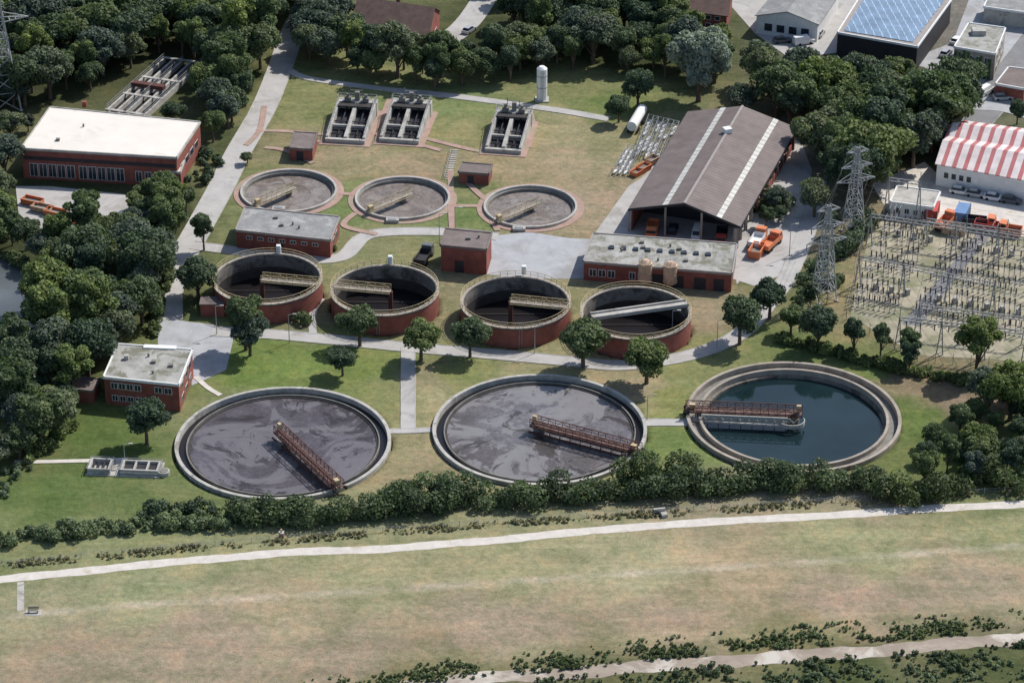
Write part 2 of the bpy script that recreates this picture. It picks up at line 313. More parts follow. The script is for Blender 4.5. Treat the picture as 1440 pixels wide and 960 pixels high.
# ------------------------------------------------------------ paved sheets
zlev=[0.01]
def nz(): zlev[0]+=0.004; return zlev[0]
def area(name,px,mat):
    t=Thing(name); t.part(name,mat).sheet([g(*q) for q in px],nz()); return t.done()
def road(name,px,width,mat,kerb=True,jitter=0.0):
    pts=smooth([g(*q) for q in px],20 if jitter else 8); z=nz(); L=[];R=[]; s0=random.random()*9
    for i,q in enumerate(pts):
        a=pts[max(i-1,0)]; b=pts[min(i+1,len(pts)-1)]; d=np.array(b)-np.array(a); d/=max(np.linalg.norm(d),1e-6)
        n=np.array([-d[1],d[0]]); w=width/2
        j=lambda o:jitter*(math.sin(i*.21+s0+o)+0.7*math.sin(i*.53+o*2)+0.4*math.sin(i*1.3+o))*0.5
        L.append(np.array(q)+n*(w+j(0))); R.append(np.array(q)-n*(w+j(3)))
    t=Thing(name); s=t.part('surface',mat); k=len(pts)
    s.add([(x,y,z) for x,y in R]+[(x,y,z) for x,y in L],[(i,i+1,k+i+1,k+i) for i in range(k-1)])
    if kerb:
        kb=t.part('kerb','concrete')
        for E in (L,R):
            for a,b in zip(E,E[1:]): kb.beam((a[0],a[1],0.06),(b[0],b[1],0.06),0.12,0.14)
    return t.done()
road('dike_track',[(-60,824),(0,815),(130,801),(280,787),(400,777),(540,771),(660,762),(760,753),(900,740),(1100,728),(1280,717),(1440,708),(1520,704)],2.2,'track',False,0.22)
road('dirt_track',[(500,975),(620,958),(760,948),(900,938),(1060,926),(1200,917),(1330,906),(1440,896),(1520,890)],3.2,'dirt',False,0.5)
road('footpath',[(29,818),(29,858)],1.1,'concrete',False)
area('concrete_yard',[(22,262),(70,262),(190,275),(230,262),(222,290),(170,330),(110,345),(60,330),(26,300)],'paving')
area('concrete_yard',[(222,444),(262,452),(298,456),(330,470),(318,520),(270,542),(262,500),(222,484)],'paving_blue')
area('concrete_yard',[(692,332),(742,326),(800,335),(842,337),(824,392),(740,392),(684,386)],'paving_blue')
area('concrete_yard',[(830,337),(884,262),(905,248),(975,160),(1125,195),(1142,240),(1130,300),(1060,372),(1036,400),(1030,345),(836,330)],'paving')
area('concrete_yard',[(1040,350),(1086,330),(1130,300),(1120,350),(1104,385),(1060,402),(1030,392)],'paving')
area('gravel_yard',[(1195,445),(1222,330),(1250,300),(1440,335),(1520,360),(1520,520),(1390,505),(1290,500)],'gravel')
area('substation_road',[(1268,455),(1292,459),(1394,330),(1376,326)],'asphalt')
area('concrete_yard',[(1225,258),(1300,228),(1330,255),(1440,280),(1520,300),(1520,345),(1440,333),(1250,300)],'track')
area('concrete_yard',[(1020,0),(1050,-20),(1250,-20),(1220,20),(1175,75),(1110,82),(1062,48)],'paving')
area('concrete_yard',[(1180,70),(1290,80),(1340,60),(1370,-20),(1500,-20),(1500,60),(1400,110),(1340,130),(1300,95)],'paving_blue')
road('access_road',[(445,-15),(412,45),(398,85),(372,150),(335,215),(312,262),(280,320),(255,365),(238,405),(236,450)],5.6,'paving')
road('access_road',[(298,466),(380,470),(470,478),(560,487),(700,499),(800,508),(870,514),(950,504),(1010,486),(1050,462),(1085,420),(1110,385),(1140,310),(1150,255)],3.6,'paving')
road('access_road',[(270,345),(325,352),(400,362),(478,362),(520,330),(620,326),(700,333)],3.4,'paving')
road('city_street',[(1340,200),(1385,150),(1440,85),(1480,30)],9,'asphalt')
road('city_street',[(1500,175),(1420,150),(1370,145),(1300,135)],7,'paving_blue')
road('city_street',[(600,75),(650,40),(680,0),(690,-30)],6,'paving')
road('city_street',[(770,-30),(820,10),(850,30)],7,'paving')
road('footpath',[(574,488),(574,540),(574,606)],2.6,'paving')
road('footpath',[(548,606),(575,606),(612,604)],1.6,'paving')
road('footpath',[(904,594),(966,594)],2.4,'paving')
road('footpath',[(20,650),(120,648),(180,646)],1.1,'track',False)
road('footpath',[(275,530),(292,545),(310,556)],1.0,'track',False)
road('footpath',[(440,470),(440,440),(452,420)],1.5,'paving',False)
road('footpath',[(560,128),(640,136),(745,150),(800,158),(856,168)],2.4,'paving')
road('footpath',[(404,98),(440,112),(560,128)],2.0,'paving')
for px in ([(360,184),(400,185),(462,190)],[(520,190),(535,170),(548,140)],[(598,195),(680,214),(735,212)],[(470,272),(500,274)],[(632,290),(682,290)],
           [(524,188),(575,200),(620,212)],[(742,208),(750,180),(745,160)],[(600,190),(600,160),(560,140)],[(634,240),(634,285),(636,322)],[(372,208),(400,212),(440,230)],[(436,200),(520,196)],
           [(500,300),(484,318),(530,330)],[(690,306),(700,325)],[(346,205),(365,184),(372,150)],[(655,255),(672,272),(684,282)]):
    road('brick_path',px,1.3,'brick_pave',False)
rv=Thing('river_water'); rv.part('river_water','water_river').sheet([g(-260,330),g(-20,352),g(28,366),g(52,392),g(58,430),g(40,480),g(-20,520),g(-260,560)],nz()); rv.done()
# ------------------------------------------------------------ tanks
def circ(c,r,z,n,a0=0,a1=2*math.pi):
    return [(c[0]+r*math.cos(a0+(a1-a0)*i/n),c[1]+r*math.sin(a0+(a1-a0)*i/n),z) for i in range(n)]
def truss_bridge(t,p0,p1,z,w=1.5,mat='bridge',h=1.2,mat_deck='concrete_dark',tk=0.14):
    a=Vector((p0[0],p0[1],z)); b=Vector((p1[0],p1[1],z)); d=(b-a); L=d.length; d.normalize(); n=Vector((-d.y,d.x,0))
    fr=t.part('bridge_frame',mat); dk=t.part('bridge_deck',mat_deck)
    dk.beam(a,b,w-0.3,0.12)
    for s in (-1,1):
        o=n*(w/2*s); k=int(L/1.4)
        for zz,th in ((-0.25,tk*1.9),(h*0.55,tk*0.6),(h,tk)): fr.beam(a+o+Vector((0,0,zz)),b+o+Vector((0,0,zz)),th)
        for i in range(k+1):
            q=a+o+d*(L*i/k); fr.beam(q-Vector((0,0,0.25)),q+Vector((0,0,h)),tk*0.7)
            if i<k:
                q2=a+o+d*(L*(i+1)/k); z0,z1=(0,h) if i%2 else (h,0); fr.beam(q+Vector((0,0,z0)),q2+Vector((0,0,z1)),tk*0.45)
    return a,b,d,n
def boxat(part,q,s,off=Vector((0,0,0)),rot=0):
    part.box((q.x+off.x,q.y+off.y),q.z+off.z,s[0],s[1],s[2],rot)
for i,(c,R) in enumerate(big):
    t=Thing('settling_tank')
    if i<2:
        t.part('outer_rim','concrete').ring(c,R-0.62,R,-1.5,0.75)
        t.part('channel_floor','concrete_wet').ring(c,R-2.0,R-0.62,-1.5,-0.35)
        t.part('weir_wall','concrete_dark').ring(c,R-2.2,R-2.0,-1.5,0.25)
        t.part('inner_lip','concrete_wet').ring(c,R-2.6,R-2.2,-1.5,-0.05)
        t.part('sludge_surface','sludge1' if i==0 else 'sludge2').disc(c,R-2.5,-0.2)
        t.part('channel_water','water_dark').ring(c,R-1.95,R-0.8,-0.3,-0.25)
    else:
        t.part('outer_rim','concrete_tan').ring(c,R-0.6,R,-2.5,0.9)
        t.part('channel_wall','concrete_dark').ring(c,R-2.2,R-0.6,-2.5,-0.2)
        t.part('weir_wall','concrete_tan').ring(c,R-2.7,R-2.2,-2.5,0.7)
        t.part('inner_ledge','wall_stained').ring(c,R-3.3,R-2.7,-2.5,-0.4)
        t.part('water_surface','water').disc(c,R-3.2,-0.9)
    bu=[((391,602),(478,683)),((748,592),(900,632)),((964,572),(1128,579))][i]
    p0,p1=g(*bu[0],1.8),g(*bu[1],1.8)
    a,b,d,n=truss_bridge(t,p0,p1,1.5,1.7,mat_deck='bridge_deck')
    rot=math.atan2(d.y,d.x)
    hub=t.part('centre_column','concrete_dark'); hub.cyl(c,1.1,-3,1.2)
    blades=t.part('scraper_arms','bridge' if i<2 else 'scum')
    L=(b-a).length
    for k in range(1,int(L/2)):
        q=a+d*(k*2.0)
        for s in (-1,1): blades.beam(q+n*(0.8*s)-Vector((0,0,0.3)),q+n*(1.3*s)-Vector((0,0,1.9)),0.12)
    for s in ((-1,1) if i<2 else (-1,)): blades.beam(a+n*1.25*s-Vector((0,0,1.2)),b+n*1.25*s-d*2-Vector((0,0,1.2)),0.18,0.35)
    mt=t.part('drive_housing','yellow')
    q=(b if i<2 else a)
    boxat(mt,q-(d*1.2 if i<2 else -d*1.2),(1.0,0.8,0.8),Vector((0,0,0.2)),rot)
    boxat(mt,(a if i<2 else b)+(d*0.6 if i<2 else -d*.6),(0.8,0.5,1.2),Vector((0,0,0.4)),rot)
    wh=t.part('carriage_wheels','black')
    for s in (-1,1): wh.hcyl(q+n*1.0*s-Vector((0,0,0.35)),q+n*1.3*s-Vector((0,0,0.35)),0.35)
    if i==2:
        sc=t.part('scum_baffle_rail_shading','scum'); cc_=b-d*1.8-n*1.2
        for k in range(10):
            a1=math.pi*1.0*k/10-math.pi*0.9;a2=math.pi*1.0*(k+1)/10-math.pi*0.9
            sc.beam((cc_.x+2.3*math.cos(a1),cc_.y+2.0*math.sin(a1),0.4),(cc_.x+2.3*math.cos(a2),cc_.y+2.0*math.sin(a2),0.4),0.18,0.8)
        for k in range(11):
            q=a+d*(3+k*1.55)-n*1.9; q2=q+d*0.78
            sc.beam(q+Vector((0,0,-.1)),q2+Vector((0,0,-1.0)),0.16); sc.beam(q2+Vector((0,0,-1.0)),q+d*1.55+Vector((0,0,-.1)),0.16)  # pale zigzag bars: the railing's shading below the bridge, built as geometry
        sc.beam(a+d*3-n*1.9,b-d*2.5-n*1.9,0.25,0.16); sc.beam(a+d*1-n*1.5-Vector((0,0,1.5)),b-n*2.4-Vector((0,0,1.5)),0.4,0.3)
    t.done()
for i,(c,R) in enumerate(mid):
    t=Thing('aeration_tank')
    t.part('brick_wall','brick').ring(c,R-0.14,R-0.02,-0.2,3.7)
    t.part('concrete_wall','wall_stained').ring(c,R-0.5,R-0.14,-4,4.0)
    t.part('coping','concrete_tan').ring(c,R-0.55,R+0.1,4.0,4.22)
    t.part('water_surface','water_dark').disc(c,R-0.5,-0.8)
    bandz=t.part('tide_band','concrete_wet'); bandz.ring(c,R-0.56,R-0.51,-1.3,1.4)
    rl=t.part('railing','yellow'); rl.rail(circ(c,R-0.02,4.2,44),1.1,2,0.08,True)
    bu=[((368,392),(447,399)),((470,402),(549,409)),((718,423),(799,431)),((832,446),(966,427))][i]
    p0,p1=g(*bu[0],4.4),g(*bu[1],4.4)
    if i<3:
        truss_bridge(t,p0,p1,4.35,1.5,'yellow',1.1,'concrete_tan',0.085)
        ip=p0 if i!=1 else p1
        cl=t.part('centre_column','bridge'); cl.cyl(ip,0.45,-4,4.3)
        st=t.part('drive_motor','white'); q=g(*[(392,355),(549,370),(737,384)][i],4.3); st.cyl(q,0.5,4.2,5.6,12); st.box(q,5.6,0.8,0.8,0.3)
    else:
        d=(np.array(p1)-np.array(p0)); L=np.hypot(*d); d/=L
        bd=t.part('beam_bridge','concrete')
        bd.beam((*p0,4.45),(*p1,4.45),0.9,0.5)
        n=np.array([-d[1],d[0]])*0.9
        bd.beam((p0[0]+n[0],p0[1]+n[1],4.6),(p1[0]+n[0],p1[1]+n[1],4.6),0.35,0.7); bd.beam((p0[0]-n[0],p0[1]-n[1],4.6),(p1[0]-n[0],p1[1]-n[1],4.6),0.35,0.7)
    pp=t.part('aerator_pipes','concrete_wet')
    for k in (-2,0,2):
        w_=math.sqrt(max((R-1.2)**2-(k*2.0)**2,0)); pp.beam((c[0]-w_,c[1]+k*2.0,-0.72),(c[0]+w_,c[1]+k*2.0,-0.72),0.18)
    if i==0:
        an=t.part('brick_annex','brick'); q=g(300,440); an.box(q,0,4.5,3,2.6); ao=t.part('annex_roof','roof_brown'); ao.box(q,2.6,4.8,3.3,0.2)
    lad=t.part('ladder','steel'); aa=math.radians(255+10*i)
    for s in (-.25,.25):
        x=c[0]+(R+0.12)*math.cos(aa)+s; y=c[1]+(R+0.12)*math.sin(aa); lad.beam((x,y,0),(x,y,5.2),0.07)
    t.done()
for i,(c,R) in enumerate(sml):
    t=Thing('primary_clarifier')
    t.part('brick_surround','brick_pave').ring(c,R,R+1.4,-0.05,0.12)
    t.part('rim_wall','concrete').ring(c,R-0.45,R,-2,0.65)
    t.part('inner_wall','concrete_dark').ring(c,R-0.9,R-0.45,-2,0.15)
    t.part('sludge_surface','sludge3').disc(c,R-0.85,-0.5)
    t.part('centre_column','concrete_dark').cyl(c,0.7,-2,0.8)
    sc=t.part('scraper_ring','concrete_dark'); sc.ring(c,R*0.45,R*0.465,-0.5,-0.44,64)
    bu=[((357,287),(415,262)),((516,296),(579,270)),((697,309),(759,283))][i]
    p0,p1=g(*bu[0],1.2),g(*bu[1],1.2)
    a,b,d,n=truss_bridge(t,p0,p1,1.0,1.3,'yellow',1.1,'concrete_tan',0.08)
    mt=t.part('drive_motor','yellow'); boxat(mt,a+d,(1.0,.8,.9),Vector((0,0,0.1)),math.atan2(d.y,d.x))
    q=g(*[(392,296),(552,312),(730,324)][i]); st=t.part('outlet_chamber','concrete'); st.box(q,0,2.6,1.4,0.7)
    st2=t.part('chamber_cover','steel'); st2.box(q,0.7,1.6,0.8,0.12)
    t.done()
# ------------------------------------------------------------ buildings
def flat_building(name,px,h,wall='brick',roof='roof_grey',fascia='fascia',wins=(),doors=(),over=0.25,roofbits=0,band=None,z0=0):
    TL,TR,BR,BL=[g(*q,h) for q in px]; poly=[BL,BR,TR,TL]
    cx=sum(q[0] for q in poly)/4; cy=sum(q[1] for q in poly)/4
    t=Thing(name); t.part('walls',wall).prism(poly,z0,h-0.3)
    def grow(k): return [(cx+(x-cx)*(1+k/max(math.hypot(x-cx,y-cy),1)),cy+(y-cy)*(1+k/max(math.hypot(x-cx,y-cy),1))) for x,y in poly]
    t.part('roof_edge',fascia).prism(grow(over),h-0.3,h+0.0)
    G=grow(over); fr=t.part('parapet',fascia)
    for a,b in zip(G,G[1:]+G[:1]):
        fr.wall(a,b,0,1,h,h+0.22,-0.003,-0.28)
    t.part('roof_surface',roof).prism(grow(over-0.32),h+0.001,h+0.05)
    fr_=t.part('window_frames','white'); gl=t.part('window_glass','glass'); dr=t.part('doors','dark')
    for (wi,ta,tb,za,zb,n,gap) in wins:
        p0,p1=poly[wi],poly[(wi+1)%4]
        for k in range(n):
            w=(tb-ta)/n; s0=ta+k*w+w*gap/2; s1=ta+(k+1)*w-w*gap/2
            fr_.wall(p0,p1,s0,s1,za,zb,0.05); L=math.hypot(p1[0]-p0[0],p1[1]-p0[1]); e=0.09/L
            mid_=(s0+s1)/2
            gl.wall(p0,p1,s0+e,mid_-e/2,za+0.09,zb-0.09,0.08); gl.wall(p0,p1,mid_+e/2,s1-e,za+0.09,zb-0.09,0.08)
    for (wi,ta,tb,zb) in doors: dr.wall(poly[wi],poly[(wi+1)%4],ta,tb,0,zb,0.06)
    rb=t.part('roof_fittings','concrete_dark')
    for k in range(roofbits):
        a,b=random.uniform(.15,.85),random.uniform(.2,.8)
        q=[(BL[j]*(1-a)+BR[j]*a)*(1-b)+(TL[j]*(1-a)+TR[j]*a)*b for j in (0,1)]
        if k%2: rb.cyl(q,0.2,h,h+0.7,10)
        else: rb.box(q,h,0.8,0.8,0.5)
    return t,poly
def gable(name,px,he,hr,axis,wall,roof,wins=(),fascia='fascia',over=0.4,gablemat=None):
    TL,TR,BR,BL=[np.array(g(*q,he)) for q in px]; t=Thing(name)
    poly=[tuple(BL),tuple(BR),tuple(TR),tuple(TL)]
    t.part('walls',wall).prism(poly,0,he)
    if axis=='x': A0,A1,B0,B1=BL,BR,TL,TR
    else: A0,A1,B0,B1=BL,TL,BR,TR
    r0=(A0+B0)/2; r1=(A1+B1)/2
    gb=t.part('gable_walls',gablemat or wall)
    for e0,e1,r in ((A0,B0,r0),(A1,B1,r1)):
        dirr=(r1-r0)/np.linalg.norm(r1-r0)*(0.15 if r is r0 else -0.15)
        vs=[(*e0,he),(*e1,he),(*r,hr-0.05)]; vs+= [(x+dirr[0],y+dirr[1],z) for x,y,z in vs]
        gb.add(vs,[(0,1,2),(5,4,3),(0,3,4,1),(1,4,5,2),(2,5,3,0)])
    rf=t.part('roof',roof); ax=(r1-r0)/np.linalg.norm(r1-r0)*over
    for e0,e1 in ((A0,A1),(B0,B1)):
        o0=e0+(e0-r0)/np.linalg.norm(e0-r0)*over-ax; o1=e1+(e1-r1)/np.linalg.norm(e1-r1)*over+ax
        zd=he-(hr-he)*over/np.linalg.norm(e0-r0)
        vs=[(*o0,zd),(*o1,zd),(*(r1+ax),hr),(*(r0-ax),hr)]; vs+=[(x,y,z+0.18) for x,y,z in vs]
        rf.add(vs,[(3,2,1,0),(4,5,6,7),(0,1,5,4),(1,2,6,5),(2,3,7,6),(3,0,4,7)])
    fr_=t.part('window_frames','white'); gl=t.part('window_glass','glass')
    for (wi,ta,tb,za,zb,n,gap) in wins:
        p0,p1=poly[wi],poly[(wi+1)%4]; L=math.hypot(p1[0]-p0[0],p1[1]-p0[1]); e=0.1/L
        for k in range(n):
            w=(tb-ta)/n; s0=ta+k*w+w*gap/2; s1=ta+(k+1)*w-w*gap/2
            fr_.wall(p0,p1,s0,s1,za,zb,0.05); gl.wall(p0,p1,s0+e,s1-e,za+0.1,zb-0.1,0.08)
    return t,poly
t,_=flat_building('pump_station_building',[(71,151),(281,172),(248,222),(30,209)],6.8,'brick','roof_cream','concrete',
   wins=[(0,0.04,0.34,0.6,3.6,5,0.12),(0,0.36,0.66,0.6,3.6,5,0.12),(0,0.72,0.96,0.8,3.2,4,0.3),(1,0.1,0.9,2.5,4,4,0.3)],roofbits=2)
t.part('brick_stack','brick').box(g(119,150,6.8),6.8,0.9,0.9,1.2)
ld=t.part('cornice_band','dark'); P4=[g(30,209,6.8),g(248,222,6.8)]; ld.wall(P4[0],P4[1],0.01,0.99,4.4,5.2,0.07)
t.done()
t,_=flat_building('pump_station_annex',[(244,192),(270,195),(254,243),(226,238)],3.6,'brick','roof_cream','concrete'); t.done()
t,_=flat_building('blower_building',[(345,292),(477,305),(464,338),(332,324)],3.9,'brick','roof_grey','fascia',
   wins=[(0,0.08,0.9,2.2,3.0,7,0.45),(1,.2,.8,1.2,2.6,2,.4)],doors=[(0,0.45,0.5,2.1)],roofbits=4); t.done()
t,_=flat_building('transformer_building',[(627,322),(691,328),(684,351),(620,345)],5.6,'brick','roof_brown','roof_brown',doors=[(0,0.3,0.5,2.6)],roofbits=2); t.done()
t,pl=flat_building('workshop_building',[(835,328),(1036,343),(1029,385),(821,368)],4.0,'brick','roof_moss','fascia',
   wins=[(0,0.03,0.22,1.0,2.6,3,0.2),(0,0.3,0.42,1.0,2.6,2,0.3),(1,0.2,0.8,1.2,2.6,3,0.3)],doors=[(0,0.46,0.54,2.6),(0,0.6,0.68,2.6),(0,0.75,0.83,2.6),(0,.88,.95,2.6)],roofbits=7)
sk=t.part('roof_skylights','glass')
for k in range(9):
    q=g(860+17*k,349+1.2*k,4.0); sk.box(q,4.0,1.0,1.2,0.35)
t.done()
for u in (907,942):
    t=Thing('storage_silo'); c=g(u,401 if u<920 else 404)
    s=t.part('shell','rust'); s.cyl(c,1.35,1.2,5.0,28); s.cyl(c,1.35,5.0,5.6,28,0.5); s.cyl(c,0.5,0.5,1.2,20,1.35)
    for k in (1.3,3.0,4.9): s.ring(c,1.35,1.42,k,k+0.12,28)
    l=t.part('support_legs','dark')
    for a in range(4): x=c[0]+1.1*math.cos(a*1.57+.78); y=c[1]+1.1*math.sin(a*1.57+.78); l.beam((x,y,0),(x,y,1.6),0.18)
    t.part('top_railing','steel').rail(circ(c,1.25,5.1,8),0.9,2,0.05,True); t.done()
t,_=flat_building('brick_office_building',[(166,484),(270,492),(251,541),(146,530)],5.6,'brick','roof_moss','white',
   wins=[(0,0.08,0.5,3.4,4.7,4,0.12),(0,0.66,0.92,3.4,4.7,2,0.2),(0,0.08,0.5,0.9,2.1,4,0.2),(1,0.1,0.9,3.4,4.7,3,.4),(1,0.1,0.9,.9,2.1,3,.4)],doors=[(0,0.56,0.63,2.3)],roofbits=4)
t.part('chimney','concrete').box(g(178,505,5.6),5.6,0.8,0.8,0.9); t.part('skylight','white').box(g(225,489,5.6),5.6,6,1.2,0.3,-0.08); t.done()
t,_=flat_building('garden_shed',[(105,530),(140,533),(130,550),(96,546)],2.6,'brick','roof_brown','roof_brown'); t.done()
t,_=flat_building('brick_shed',[(414,186),(446,188),(439,210),(407,208)],2.8,'brick','roof_brown','roof_brown',doors=[(0,.3,.6,2.1)]); t.done()
t,_=flat_building('brick_shed',[(651,229),(692,232),(687,245),(645,242)],2.6,'brick','roof_brown','roof_brown',doors=[(0,.3,.5,2.0)]); t.done()
# vehicle hall
he,hr=5.0,8.2
BLh,BRh,TRh,TLh=[np.array(g(*q,he)) for q in ((884,295),(1041,320),(1121,181),(967,158))]
t=Thing('vehicle_hall'); axv=(TLh-BLh); Lh=np.linalg.norm(axv); ax=axv/Lh
hall_roof=striped('corrugated_hall_roof',(0.150,0.120,0.111),(0.178,0.146,0.135),(ax[0],ax[1]),1.15,0.75,0.1,0.5,0.15)
rf=t.part('roof',hall_roof); r0=(BLh+BRh)/2; r1=(TLh+TRh)/2
rl=t.part('rooflight_strips','rooflight')
for e0,e1 in ((BLh,TLh),(BRh,TRh)):
    vs=[(*e0,he),(*e1,he),(*r1,hr),(*r0,hr)]; vs+=[(x,y,z+0.2) for x,y,z in vs]
    rf.add(vs,[(3,2,1,0),(4,5,6,7),(0,1,5,4),(1,2,6,5),(2,3,7,6),(3,0,4,7)])
    N=26
    for k in range(N):
        f0,f1=(k+0.04)/N,(k+0.96)/N
        s0,s1=(0.60,0.70) if e0 is BLh else (0.34,0.43)
        q=[]
        for ff,ss in ((f0,s0),(f1,s0),(f1,s1),(f0,s1)):
            E=e0*(1-ff)+e1*ff; R_=r0*(1-ff)+r1*ff; q.append((*(E*(1-ss)+R_*ss),he*(1-ss)+hr*ss+0.24))
        q+=[(x,y,z+0.05) for x,y,z in q]
        rl.add(q,[(3,2,1,0),(4,5,6,7),(0,1,5,4),(1,2,6,5),(2,3,7,6),(3,0,4,7)])
cap=t.part('ridge_cap','fascia'); cap.beam((*r0,hr+0.28),(*r1,hr+0.28),0.5,0.12)
vent=t.part('ridge_vent','white'); q=r0*0.28+r1*0.72; vent.box(q,hr+0.1,1.6,1.6,1.0,0.4)
ff=t.part('fascia_boards','dark')
for e in (BLh,BRh): ff.beam((*e,he+0.0),(*r0,hr+0.0),0.16,0.5)
ff.beam((*BRh,he-0.1),(*TRh,he-0.1),0.16,0.5); ff.beam((*BLh,he-0.1),(*TLh,he-0.1),0.16,0.5)
inn=0.35
crn=(BRh-BLh)/np.linalg.norm(BRh-BLh)
a=BLh+crn*inn; b=TLh+crn*inn; c2=TRh-crn*inn
wl=t.part('walls','brick'); wl.wall(tuple(a),tuple(b),0.02,0.99,0,he-0.1,0.3); wl.wall(tuple(b),tuple(c2),0,1,0,he-0.1,0.3)
d0=BRh-crn*1.0; d1=TRh-crn*1.0
pr=t.part('pillars','concrete_tan'); bw=t.part('low_walls','brick')
N=11
for k in range(N+1):
    q=d0*(1-k/N)+d1*k/N; pr.box(q,0,0.55,0.55,he-0.3,0.4)
bw.wall(tuple(d0+ax*0.3),tuple(d1),0.35,0.99,0,1.6,0.25); 
for k in range(4):
    q=(BLh+ax*0.6)*(1-k/3)+(BRh-crn*0.6+ax*0.6)*k/3; pr.box(q,0,0.4,0.4,he+ (hr-he)*(1-abs(k/3-0.5)*2)*0.9)
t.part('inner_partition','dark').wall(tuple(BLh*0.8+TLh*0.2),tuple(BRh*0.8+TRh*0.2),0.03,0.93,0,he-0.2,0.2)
t.done()
# town buildings
t,_=gable('brick_house',[(512,2),(618,16),(602,50),(498,34)],4.6,8.4,'x','brick','tile_red',wins=[(0,.1,.9,1,2.4,5,.5),(1,.2,.8,1,2.4,2,.5)]); t.part('chimney','brick').box(g(560,8,7),5.5,0.9,0.9,3.6); t.done()
t,_=gable('brick_house',[(968,-12),(1030,-6),(1022,22),(958,14)],4.6,7.4,'x','brick','tile_red',wins=[(0,.1,.9,1,2.2,4,.4),(0,.1,.9,3,4.1,4,.4)]); t.done()
t,_=gable('white_workshop',[(1100,-20),(1180,-10),(1150,34),(1064,22)],4.5,6.5,'y','white','roof_grey',wins=[(0,.1,.9,1,3,4,.3)]); t.done()
solar=striped('solar_panels',(0.24,0.34,0.46),(0.52,0.60,0.68),(1,0.1),1.7,0.25,0.03,0.86)
t,_=flat_building('solar_roof_warehouse',[(1212,-8),(1338,0),(1290,66),(1178,46)],6.0,'dark','fascia','white'); 
pn=t.part('solar_panel_rows',solar)
TLs,TRs,BRs,BLs=[np.array(g(*q,6.1)) for q in ((1218,-5),(1328,2),(1284,60),(1188,44))]
for k in range(12):
    f0,f1=k/12,(k+0.9)/12
    q=[(*(BLs*(1-f0)+TLs*f0),6.15),(*(BRs*(1-f0)+TRs*f0),6.15),(*(BRs*(1-f1)+TRs*f1),6.6),(*(BLs*(1-f1)+TLs*f1),6.6)]
    q+=[(x,y,z+0.06) for x,y,z in q]; pn.add(q,[(3,2,1,0),(4,5,6,7),(0,1,5,4),(1,2,6,5),(2,3,7,6),(3,0,4,7)])
t.done()
t,pl=flat_building('apartment_block',[(1362,33),(1414,40),(1400,76),(1342,66)],6.4,'concrete_tan','roof_moss','white',wins=[(0,.08,.92,0.9,2.2,4,.4),(0,.08,.92,3.8,5.1,4,.4),(1,.1,.9,.9,2.2,3,.4),(1,.1,.9,3.8,5.1,3,.4)])
t.part('roof_hut','concrete').box(g(1376,48,6.4),6.4,3,2.4,1.2)
ivp=t.part('ivy_cover','ivy')
for k in range(9):
    ivp.wall(pl[0],pl[1],.02+k*.105,.02+k*.105+.05,0,4+2*random.random(),0.3)
t.done()
t,_=flat_building('grey_warehouse',[(1392,-8),(1480,0),(1470,22),(1384,10)],4,'concrete','roof_grey','white'); t.done()
ra=np.array(g(1500,216,5))-np.array(g(1336,192,5)); ra/=np.linalg.norm(ra)
redw=striped('red_white_sheet_roof',(0.62,0.56,0.54),(0.40,0.13,0.13),tuple(ra),2.3,0.6,0.04,0.58)
t,_=gable('striped_roof_factory',[(1350,170),(1500,190),(1490,218),(1330,196)],5,6.6,'x','white',redw); t.done()
t,_=gable('striped_roof_factory',[(1336,192),(1500,216),(1490,262),(1318,230)],5,7.0,'x','white',redw,wins=[(0,.05,.3,2,3.4,4,.3)]); t.done()
t,_=flat_building('site_office',[(1262,262),(1322,270),(1312,292),(1252,284)],3.2,'white','concrete','white',wins=[(0,.1,.9,1,2.2,4,.4)]); t.done()
t,_=flat_building('garage_building',[(1418,95),(1460,100),(1440,125),(1400,118)],3.2,'brick','roof_brown','white'); t.done()
# white silo
t=Thing('white_silo'); c=g(762,141); s=t.part('shell','white'); s.cyl(c,1.15,0.3,7.6,32); s.cyl(c,1.15,7.6,8.1,32,0.6)
t.part('base','concrete').box(c,0,3,3,0.3)
l=t.part('bands','concrete_dark'); l.ring(c,1.15,1.19,5.9,6.0,32); l.ring(c,1.15,1.19,3.2,3.3,32)
l=t.part('ladder','steel')
for x in (-.25,.25): l.beam((c[0]+x,c[1]-1.25,0.3),(c[0]+x,c[1]-1.25,8),0.06)
for k in range(20): l.beam((c[0]-.25,c[1]-1.25,0.5+k*.38),(c[0]+.25,c[1]-1.25,0.5+k*.38),0.04)
t.done()
